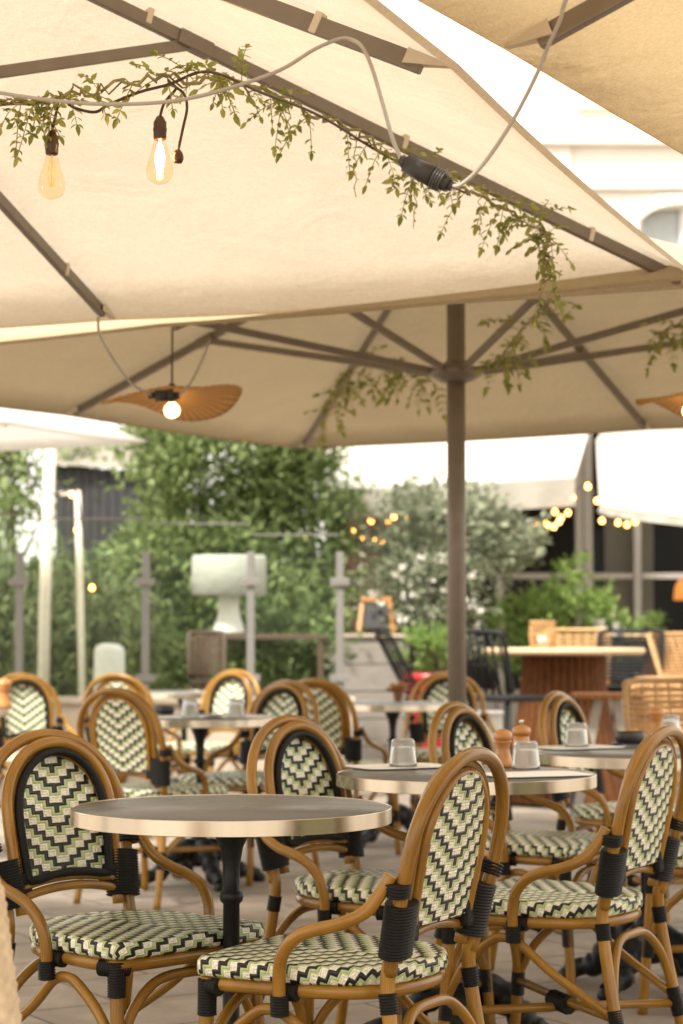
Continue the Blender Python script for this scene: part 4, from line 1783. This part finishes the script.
# rattan lantern on the table
pl = V((cH.x - .14, YH - .05, zh + .001))
t = thing('rattan_lantern', 'rattan candle lantern standing on the high oak table', 'lantern', pl)
bm = new()
hl = .17
for k in range(18):
    a = 2 * PI * k / 18
    tube(bm, spline([(.07 * math.cos(a), .07 * math.sin(a), 0), (.085 * math.cos(a), .085 * math.sin(a), hl * .5), (.075 * math.cos(a), .075 * math.sin(a), hl)], 4), .005, 5)
for z in (.006, hl * .5, hl):
    tube(bm, [(.08 * math.cos(2 * PI * k / 24), .08 * math.sin(2 * PI * k / 24), z) for k in range(24)], .008, 6, closed=True)
link('basket', bm, M['rattan'], t)
bm = new()
lathe(bm, [(0, .004), (.035, .004), (.035, .09), (0, .092)], 18)
link('candle', bm, M['paper'], t)

GS = 'bar chairs around the high tables'
wicker_chair('wire_bar_chair', 'black wire bar chair left of the high table, side on', (gx(507, 12.9), 12.9, 0), R(-48), 'blackwire', .70, zy(632, 12.9), .42, lean=.1, grp=GS, vert=True)
wicker_chair('rattan_bar_chair', 'pale rattan bar chair behind the high table', (gx(573, 14.6), 14.5, 0), R(170), 'rattan', .70, zy(630, 14.7), .44, grp=GS)
wicker_chair('wire_bar_chair', 'black wire bar chair right of the high table, front one of two', (gx(622, 14.2), 14.2, 0), R(160), 'blackwire', .72, zy(631, 15.1), .44, grp=GS)
wicker_chair('wire_bar_chair', 'black wire bar chair at far right behind the other one', (gx(645, 17.3), 17.3, 0), R(200), 'blackwire', .72, zy(627, 17.4), .42, grp=GS)
wicker_chair('rattan_bar_chair', 'brown rattan bar chair leaning back at the right edge', (gx(702, 14.3), 14.2, 0), R(-150), 'rattan', .70, zy(634, 14.3), .42, lean=.18, grp=GS)
wicker_chair('wire_bar_chair', 'black net bar chair leaning in front of the grey planter', (gx(438, 14.9), 15.0, 0), R(-78), 'blackwire', .62, zy(634, 15.0), .40, lean=.24, grp=GS)
wicker_chair('rattan_armchair', 'low rattan chair with caned back at right, behind the ashtray table', (gx(694, 9.6), 9.6, 0), R(195), 'rattan', .44, zy(682, 9.6), .46, lean=.08)
wicker_chair('rattan_armchair', 'wide rattan chair behind the low caned one at the right edge', (gx(676, 11.9), 11.9, 0), R(170), 'rattan', .44, zy(682, 11.4) , .5, lean=.06)
# side rail bench & second high table top
t = thing('barrel_table', 'second oak high table top beyond the black wire chairs at right', 'high table', (gx(660, 17.0), 17.0, 0))
zq = zy(634, 17.0)
bm = new()
lathe(bm, [(0, zq), (.30, zq), (.305, zq - .02), (.29, zq - .04), (0, zq - .045)], 48)
link('tabletop', bm, M['oak'], t)
bm = new()
lathe(bm, [(0, zq - .046), (.14, zq - .046), (.16, zq * .5), (.24, .01), (0, .01)], 24)
link('slatted_base', bm, M['slat'], t)
t = thing('wooden_bench', 'dark slatted bench with brown wood rail right of the barrel base', 'bench', (gx(606, 12.2), 12.2, 0))
zb2 = zy(693, 12.2)
bm = new()
box(bm, (0, 0, zb2 - .015), (.40, .3, .03), bev=.004)
link('seat', bm, M['slat'], t)
for sx in (-1, 1):
    bm = new()
    bar(bm, (sx * .05, 0, zb2 - .032), (sx * .19, .0, 0), .05, .05, .004)
    link('leg', bm, M['frame_grey'], t)
bm = new()
bar(bm, (-.17, .12, zb2 - .03), (-.19, .12, .0), .16, .02)
link('side_panel', bm, M['slate'], t)

# white cloth covered parasol base / box beside the barrel
t = thing('white_box', 'white stone block on the paving between pole and barrel table', 'block', (gx(490, 12.0), 12.1, 0))
bm = new()
box(bm, (0, 0, .32), (.14, .14, .62), bev=.01)
link('body', bm, M['white'], t)
bm = new()
box(bm, (0, 0, .64), (.16, .16, .02), bev=.004)
link('lid', bm, M['white'], t)

# coarse straw pouf corner at the lower left, close to the lens
def straw_mesh():
    bm = new()
    prof = []
    n, m_ = 120, 96
    rows = []
    base = V((0, 0, 0))
    for i in range(n + 1):
        z = .585 * i / n
        rr = .21 - .08 * (i / n)
        if i > n * .93:
            rr *= math.sqrt(max(0, 1 - ((i / n - .93) / .07) ** 2)) * .25 + .75
        row = []
        for k in range(m_):
            a = 2 * PI * k / m_
            b = .0035 * math.sin(i * PI / 2.5 + (k // 3 % 2) * PI) * math.sin(k * PI / 1.5 + .4)
            row.append(bm.verts.new(((rr + b) * math.cos(a), (rr + b) * math.sin(a), z)))
        rows.append(row)
    for i in range(n):
        for k in range(m_):
            f = bm.faces.new((rows[i][k], rows[i][(k + 1) % m_], rows[i + 1][(k + 1) % m_], rows[i + 1][k]))
            f.smooth = True
    bm.faces.new(rows[-1])
    bm.faces.new(rows[0][::-1])
    return bm


o = link('straw_basket', straw_mesh(), M['straw'])
pe = P(14, 960, 3.2)
o.location = (pe.x - .153, 3.2, .17)
tag(o, 'tall coarse straw basket at the lower left corner, upturned beside the left chair', 'basket')
t = thing('wooden_stool', 'low wooden stool under the straw basket, below the frame', 'stool', (pe.x - .153, 3.2, 0))
bm = new()
box(bm, (0, 0, .155), (.36, .36, .028), bev=.004)
link('seat', bm, M['oak'], t)
for sx in (-1, 1):
    for sy in (-1, 1):
        bm = new()
        box(bm, (sx * .15, sy * .15, .07), (.035, .035, .139))
        link('leg', bm, M['oak'], t)

# ------------------------------------------------------------------ poles and festoon lights
t = thing('wooden_pole', 'tall whitewashed pole at left carrying festoon lights', 'pole', (gx(45, 14.9), 14.9, 0))
bm = new()
ztop = zy(425, 14.9)
tube(bm, [(-.01, 0, 0), (.0, 0, ztop * .5), (.035, 0, ztop)], .042, 12)
link('shaft', bm, M['whitepost'], t)
bm = new()
box(bm, (.035, 0, ztop + .01), (.1, .1, .02), bev=.004)
link('cap', bm, M['whitepost'], t)
t = thing('light_stake', 'thin leaning pale stake with a festoon bulb on top', 'pole', (gx(86, 14.6), 14.6, 0))
bm = new()
zt8 = zy(493, 14.6)
tube(bm, [(.0, 0, 0), (-.03, 0, zt8 * .5), (-.062, 0, zt8)], .024, 10)
link('shaft', bm, M['whitepost'], t)
bm = new()
bar(bm, (-.19, 0, zt8 - .005), (-.04, 0, zt8 + .004), .03, .03, .003)
link('arm', bm, M['whitepost'], t)

FB = None


def festoon(label, pts, bulbs, r=.03, cable_r=.006):
    t = thing('festoon_lights', label, 'string lights', pts[0], 0, 'warm festoon lights')
    o0 = V(pts[0])
    bm = new()
    tube(bm, spline([V(q) - o0 for q in pts], 8), cable_r, 5)
    link('cable', bm, M['plastic'], t)
    for q in bulbs:
        bm = new()
        c_ = V(q) - o0
        lathe(bm, [(0, -r), (r * .7, -r * .72), (r, 0), (r * .75, r * .66), (r * .4, r * 1.1), (0, r * 1.15)], 14, c_)
        link('bulb', bm, M['string_bulb'], t)
    return t


def fp(lst, Y):
    return [P(x, y, Y) for x, y in lst]


festoon('festoon string with four bulbs looped from the white pole to the thin stake', fp([(0, 432), (35, 436), (30, 470), (40, 488), (58, 494), (75, 491), (82, 525), (94, 585)], 14.5), fp([(35, 441), (72, 495), (77, 530), (92, 588)], 14.42), .019)
b1 = [(353, 532), (363, 537), (374, 541), (383, 541), (393, 539), (402, 535), (371, 521), (388, 522), (394, 517), (406, 517)]
festoon('festoon lights in two loops left of the parasol pole above the white blossoms', fp([(350, 528), (363, 533), (383, 537), (402, 531), (412, 520), (406, 513), (392, 512), (371, 517)], 18.3), fp(b1, 18.2), .021)
b2 = [(515, 530), (536, 526), (544, 522), (548, 526), (554, 527), (559, 522), (561, 518), (568, 513), (555, 512), (573, 498), (588, 486)]
festoon('festoon lights hanging in a curve from the left canopy to the shop post', fp([(505, 524), (515, 526), (536, 521), (552, 523), (561, 514), (573, 494), (588, 481)], 18.1), fp(b2, 18.0), .022)
b3 = [(588, 487), (597, 501), (602, 521), (618, 523), (627, 525), (635, 522), (629, 509), (635, 511), (663, 515), (682, 516)]
festoon('festoon lights from the shop post along the front of the right canopy', fp([(588, 481), (597, 497), (602, 516), (618, 519), (635, 517), (640, 507), (663, 511), (684, 511)], 15.9), fp(b3, 15.8), .020)


# ------------------------------------------------------------------ far canopies
def canopy_sheet(name, label, front, back, m, val, group=None, mv=None):
    """sloping awning: front edge points, back edge points, valance of height val"""
    t = thing(name, label, 'awning', (front[0].x, front[0].y, 0), 0, group)
    o0 = V((front[0].x, front[0].y, 0))
    bm = new()
    nu, nv = 16, 8
    fs, bs = spline(front, 6), spline(back, 6)

    def samp(s, t_):
        f = t_ * (len(s) - 1.0001)
        i = int(f)
        return s[i].lerp(s[i + 1], f - i)
    for lay in (0, -.012):
        gr = [[bm.verts.new(samp(fs, a / nu).lerp(samp(bs, a / nu), b / nv) - o0 + V((0, 0, lay - .05 * 4 * (b / nv) * (1 - b / nv)))) for a in range(nu + 1)] for b in range(nv + 1)]
        for b in range(nv):
            for a in range(nu):
                f = bm.faces.new((gr[b][a], gr[b][a + 1], gr[b + 1][a + 1], gr[b + 1][a]))
                f.smooth = True
    link('roof_cloth', bm, M[m], t)
    bm = new()
    for lay in (0, .008):
        top = [samp(fs, a / 40) - o0 + V((0, lay - .004, -.013)) for a in range(41)]
        tv = [bm.verts.new(q) for q in top]
        bv = [bm.verts.new(q + V((0, .012 * math.sin(i * .9), -val))) for i, q in enumerate(top)]
        for a in range(40):
            f = bm.faces.new((tv[a], tv[a + 1], bv[a + 1], bv[a]))
            f.smooth = True
    link('valance', bm, M[mv or m], t)
    bm = new()
    tube(bm, [q - o0 + V((0, .03, -.035)) for q in fs], .02, 8)
    link('front_bar', bm, M['frame_grey'], t)
    return t


GA = 'shop awnings'
canopy_sheet('shop_awning', 'white sloping awning with ecru valance left of the shop post', [P(318, 489, 17.6), P(450, 484, 17.8), P(575, 477, 18)], [P(318, 380, 21.2), P(450, 380, 21.2), P(600, 380, 21.2)], 'white_fabric', .24, GA, 'ecru_fabric')
canopy_sheet('shop_awning', 'pale ecru awning with a low curved edge at the right', [P(600, 506, 15.6), P(630, 511, 15.3), P(690, 518, 15), P(740, 524, 14.8)], [P(596, 440, 18), P(630, 396, 20), P(690, 372, 21), P(760, 372, 21)], 'ecru_fabric', .05, GA)

# ------------------------------------------------------------------ shop front
YS = 21.6
sf = thing('glazed_shop', 'glazed shop front with grey frames and taupe curtains under the awnings', 'shop', (gx(480, YS), YS, 0))
X = lambda px: gx(px, YS) - gx(480, YS)
Zs = lambda py: zy(py, YS)
x0, x1, x2 = X(330), X(500), X(760)
topz = 3.6
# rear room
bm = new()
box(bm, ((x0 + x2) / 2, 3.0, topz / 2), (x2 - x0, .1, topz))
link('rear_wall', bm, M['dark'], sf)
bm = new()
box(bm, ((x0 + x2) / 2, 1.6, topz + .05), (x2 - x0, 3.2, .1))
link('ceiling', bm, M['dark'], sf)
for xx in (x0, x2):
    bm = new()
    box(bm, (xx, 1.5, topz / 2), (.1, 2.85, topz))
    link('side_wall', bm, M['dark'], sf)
for px in (579, 588, 637, 700, 500, 405):
    bm = new()
    box(bm, (X(px), 0, topz / 2), (.075 if px != 588 else .09, .1, topz), bev=.004)
    link('column', bm, M['frame_grey'], sf)
pxs = [405, 500, 579, 588, 637, 700]
for a, b in zip(pxs, pxs[1:]):
    if (a, b) == (579, 588):
        continue
    xa, xb = X(a) + .05, X(b) - .05
    bm = new()
    box(bm, ((xa + xb) / 2, 0, Zs(576)), (xb - xa, .08, .06), bev=.003)
    link('transom', bm, M['frame_grey'], sf)
    bm = new()
    box(bm, ((xa + xb) / 2, 0, .25), (xb - xa, .07, .5), bev=.003)
    link('plinth', bm, M['frame_grey'], sf)
    for z0, z1 in ((.51, Zs(576) - .035), (Zs(576) + .035, topz - .02)):
        bm = new()
        box(bm, ((xa + xb) / 2, 0, (z0 + z1) / 2), (xb - xa - .006, .008, z1 - z0 - .006))
        link('window_pane', bm, M['pane'], sf)
for (a, b) in ((606, 634), (640, 655)):
    bm = new()
    n_ = 60
    vs = []
    for k in range(n_ + 1):
        x = X(a) + (X(b) - X(a)) * k / n_
        vs.append((bm.verts.new((x, .10 + .006 * math.sin(k * .6), .05)), bm.verts.new((x, .10 + .006 * math.sin(k * .6), 3.2))))
    for q, r in zip(vs, vs[1:]):
        f = bm.faces.new((q[0], r[0], r[1], q[1]))
        f.smooth = True
    bmesh.ops.solidify(bm, geom=bm.faces[:], thickness=.006)
    link('curtain', bm, M['curtain'], sf)
# panelled wooden part at left
bm = new()
for k in range(9):
    xa = X(345) + (X(405) - X(345) - .04) * k / 9
    xb = X(345) + (X(405) - X(345) - .04) * (k + 1) / 9
    box(bm, ((xa + xb) / 2, .02, 1.2), (xb - xa - .012, .05, 2.4), bev=.004)
link('wood_panelling', bm, M['brownwood'], sf)
# warm orange lamp seen through the glass
t = thing('shop_lamp', 'small orange glowing lamp inside the shop at the right edge', 'lamp', (gx(681, YS + .9), YS + .9, zy(600, YS + .9)))
bm = new()
lathe(bm, [(.04, .0), (.085, .0), (.07, .13), (.04, .20), (0, .23)], 24)
link('shade', bm, emit('orange lamp shade', (.8, .25, .05), .6), t)
bm = new()
tube(bm, [(0, 0, .23), (0, 0, 3.55 - zy(600, YS + .9))], .006, 6)
link('cord', bm, M['plastic'], t)

# ------------------------------------------------------------------ upper facade
YF = 25.5
fc = thing('stone_building', 'pale limestone building with cornices and an arched window at upper right', 'building', (gx(540, YF), YF, 0))
fx = lambda px: gx(px, YF) - gx(540, YF)
fz = lambda py: zy(py, YF)
W_ = 14.0
bm = new()
# wall with real openings: strips round the windows
wins = [(fx(600) + .0, fx(600) + 1.05, fz(100), fz(-110)), (fx(600) + 2.6, fx(600) + 3.65, fz(100), fz(-110)), (fx(600) + 5.2, fx(600) + 6.25, fz(100), fz(-110))]
arcs = [(fx(641), fx(641) + 1.15, fz(300), fz(207)), (fx(641) + 2.6, fx(641) + 3.75, fz(300), fz(207)), (fx(641) + 5.2, fx(641) + 6.35, fz(300), fz(207))]
H_ = 13.0
allw = sorted(wins + arcs)
xs = sorted({0.0, W_} | {q for w_ in allw for q in w_[:2]})
zs = sorted({0.0, H_} | {q for w_ in allw for q in w_[2:]})
for xa, xb in zip(xs, xs[1:]):
    for za_, zb2_ in zip(zs, zs[1:]):
        cx, cz = (xa + xb) / 2, (za_ + zb2_) / 2
        if any(w_[0] < cx < w_[1] and w_[2] < cz < w_[3] for w_ in allw):
            continue
        vs = [bm.verts.new((x, 0, z)) for x, z in ((xa, za_), (xb, za_), (xb, zb2_), (xa, zb2_))]
        bm.faces.new(vs)
bmesh.ops.remove_doubles(bm, verts=bm.verts, dist=.001)
r = bmesh.ops.extrude_face_region(bm, geom=bm.faces[:])
bmesh.ops.translate(bm, verts=[v for v in r['geom'] if isinstance(v, bmesh.types.BMVert)], vec=(0, .45, 0))
link('wall', bm, M['facade'], fc)
for py, dep, hh in ((138, .16, .22), (186, .10, .12), (-160, .2, .3)):
    bm = new()
    box(bm, (W_ / 2 - .1, -dep / 2 - .002, fz(py)), (W_ + .2, dep, hh), bev=.02)
    link('cornice', bm, M['facade_trim'], fc)
bm = new()
box(bm, (.2, -.04, H_ / 2), (.4, .076, H_), bev=.01)
link('pilaster', bm, M['facade_trim'], fc)
for (xa, xb, za_, zb2_), ar in [(q, False) for q in wins] + [(q, True) for q in arcs]:
    cx, hw2 = (xa + xb) / 2, (xb - xa) / 2
    bm = new()
    for q in (-1, 1):
        box(bm, (cx + q * (hw2 + .07), -.03, (za_ + zb2_) / 2), (.14, .055, zb2_ - za_), bev=.006)
    if ar:
        pr = []
        for k in range(17):
            a = PI - PI * k / 16
            pr.append(V((cx + math.cos(a) * (hw2 + .07), -.03, zb2_ - .25 + math.sin(a) * .36)))
        for p_, q_ in zip(pr, pr[1:]):
            bar(bm, p_, q_, .06, .16)
    else:
        box(bm, (cx, -.05, za_ - .07), (2 * hw2 + .5, .1, .13), bev=.008)
        box(bm, (cx, -.03, zb2_ + .08), (2 * hw2 + .28, .06, .14), bev=.006)
    wf = link('window', bm, M['facade_trim'], fc)
    bm = new()
    for q in (-1, 0, 1):
        box(bm, (cx + q * (hw2 - .04), .18, (za_ + zb2_) / 2), (.07, .06, zb2_ - za_ - .004), bev=.004)
    link('frame', bm, M['frame_white'], wf)
    bm = new()
    box(bm, (cx, .22, (za_ + zb2_) / 2), (2 * hw2 - .01, .012, zb2_ - za_ - .01))
    link('pane', bm, simple('dull window glass', (.42, .45, .45), .1) if ar and cx < 4 else bpy.data.materials.get('dull window glass'), wf) if bpy.data.materials.get('dull window glass') else link('pane', bm, simple('dull window glass', (.42, .45, .45), .1), wf)

# ------------------------------------------------------------------ dark shed at left
YD = 19.6
t = thing('dark_shed', 'charcoal clad shed with pale roof behind the tree at left', 'shed', (gx(105, YD), YD, 0))
xa, xb = gx(55, YD) - gx(105, YD), gx(178, YD) - gx(105, YD)
zr0, zr1 = zy(466, YD), zy(474, YD)
bm = new()
for k in range(14):
    u0, u1 = xa + (xb - xa) * k / 14, xa + (xb - xa) * (k + 1) / 14
    zt9 = zr0 + (zr1 - zr0) * k / 14
    box(bm, ((u0 + u1) / 2, .6, zt9 / 2), (u1 - u0 - .006, 1.2, zt9), bev=.003)
link('wall', bm, M['slate'], t)
bm = new()
vs0 = [(xa - .1, -.12, zr0 + .01), (xb + .1, -.12, zr1 + .01), (xb + .1, 1.3, zr1 + .5), (xa - .1, 1.3, zr0 + .5)]
f = bm.faces.new([bm.verts.new(q) for q in vs0])
bmesh.ops.solidify(bm, geom=[f], thickness=.06)
link('roof', bm, M['rooftile'], t)
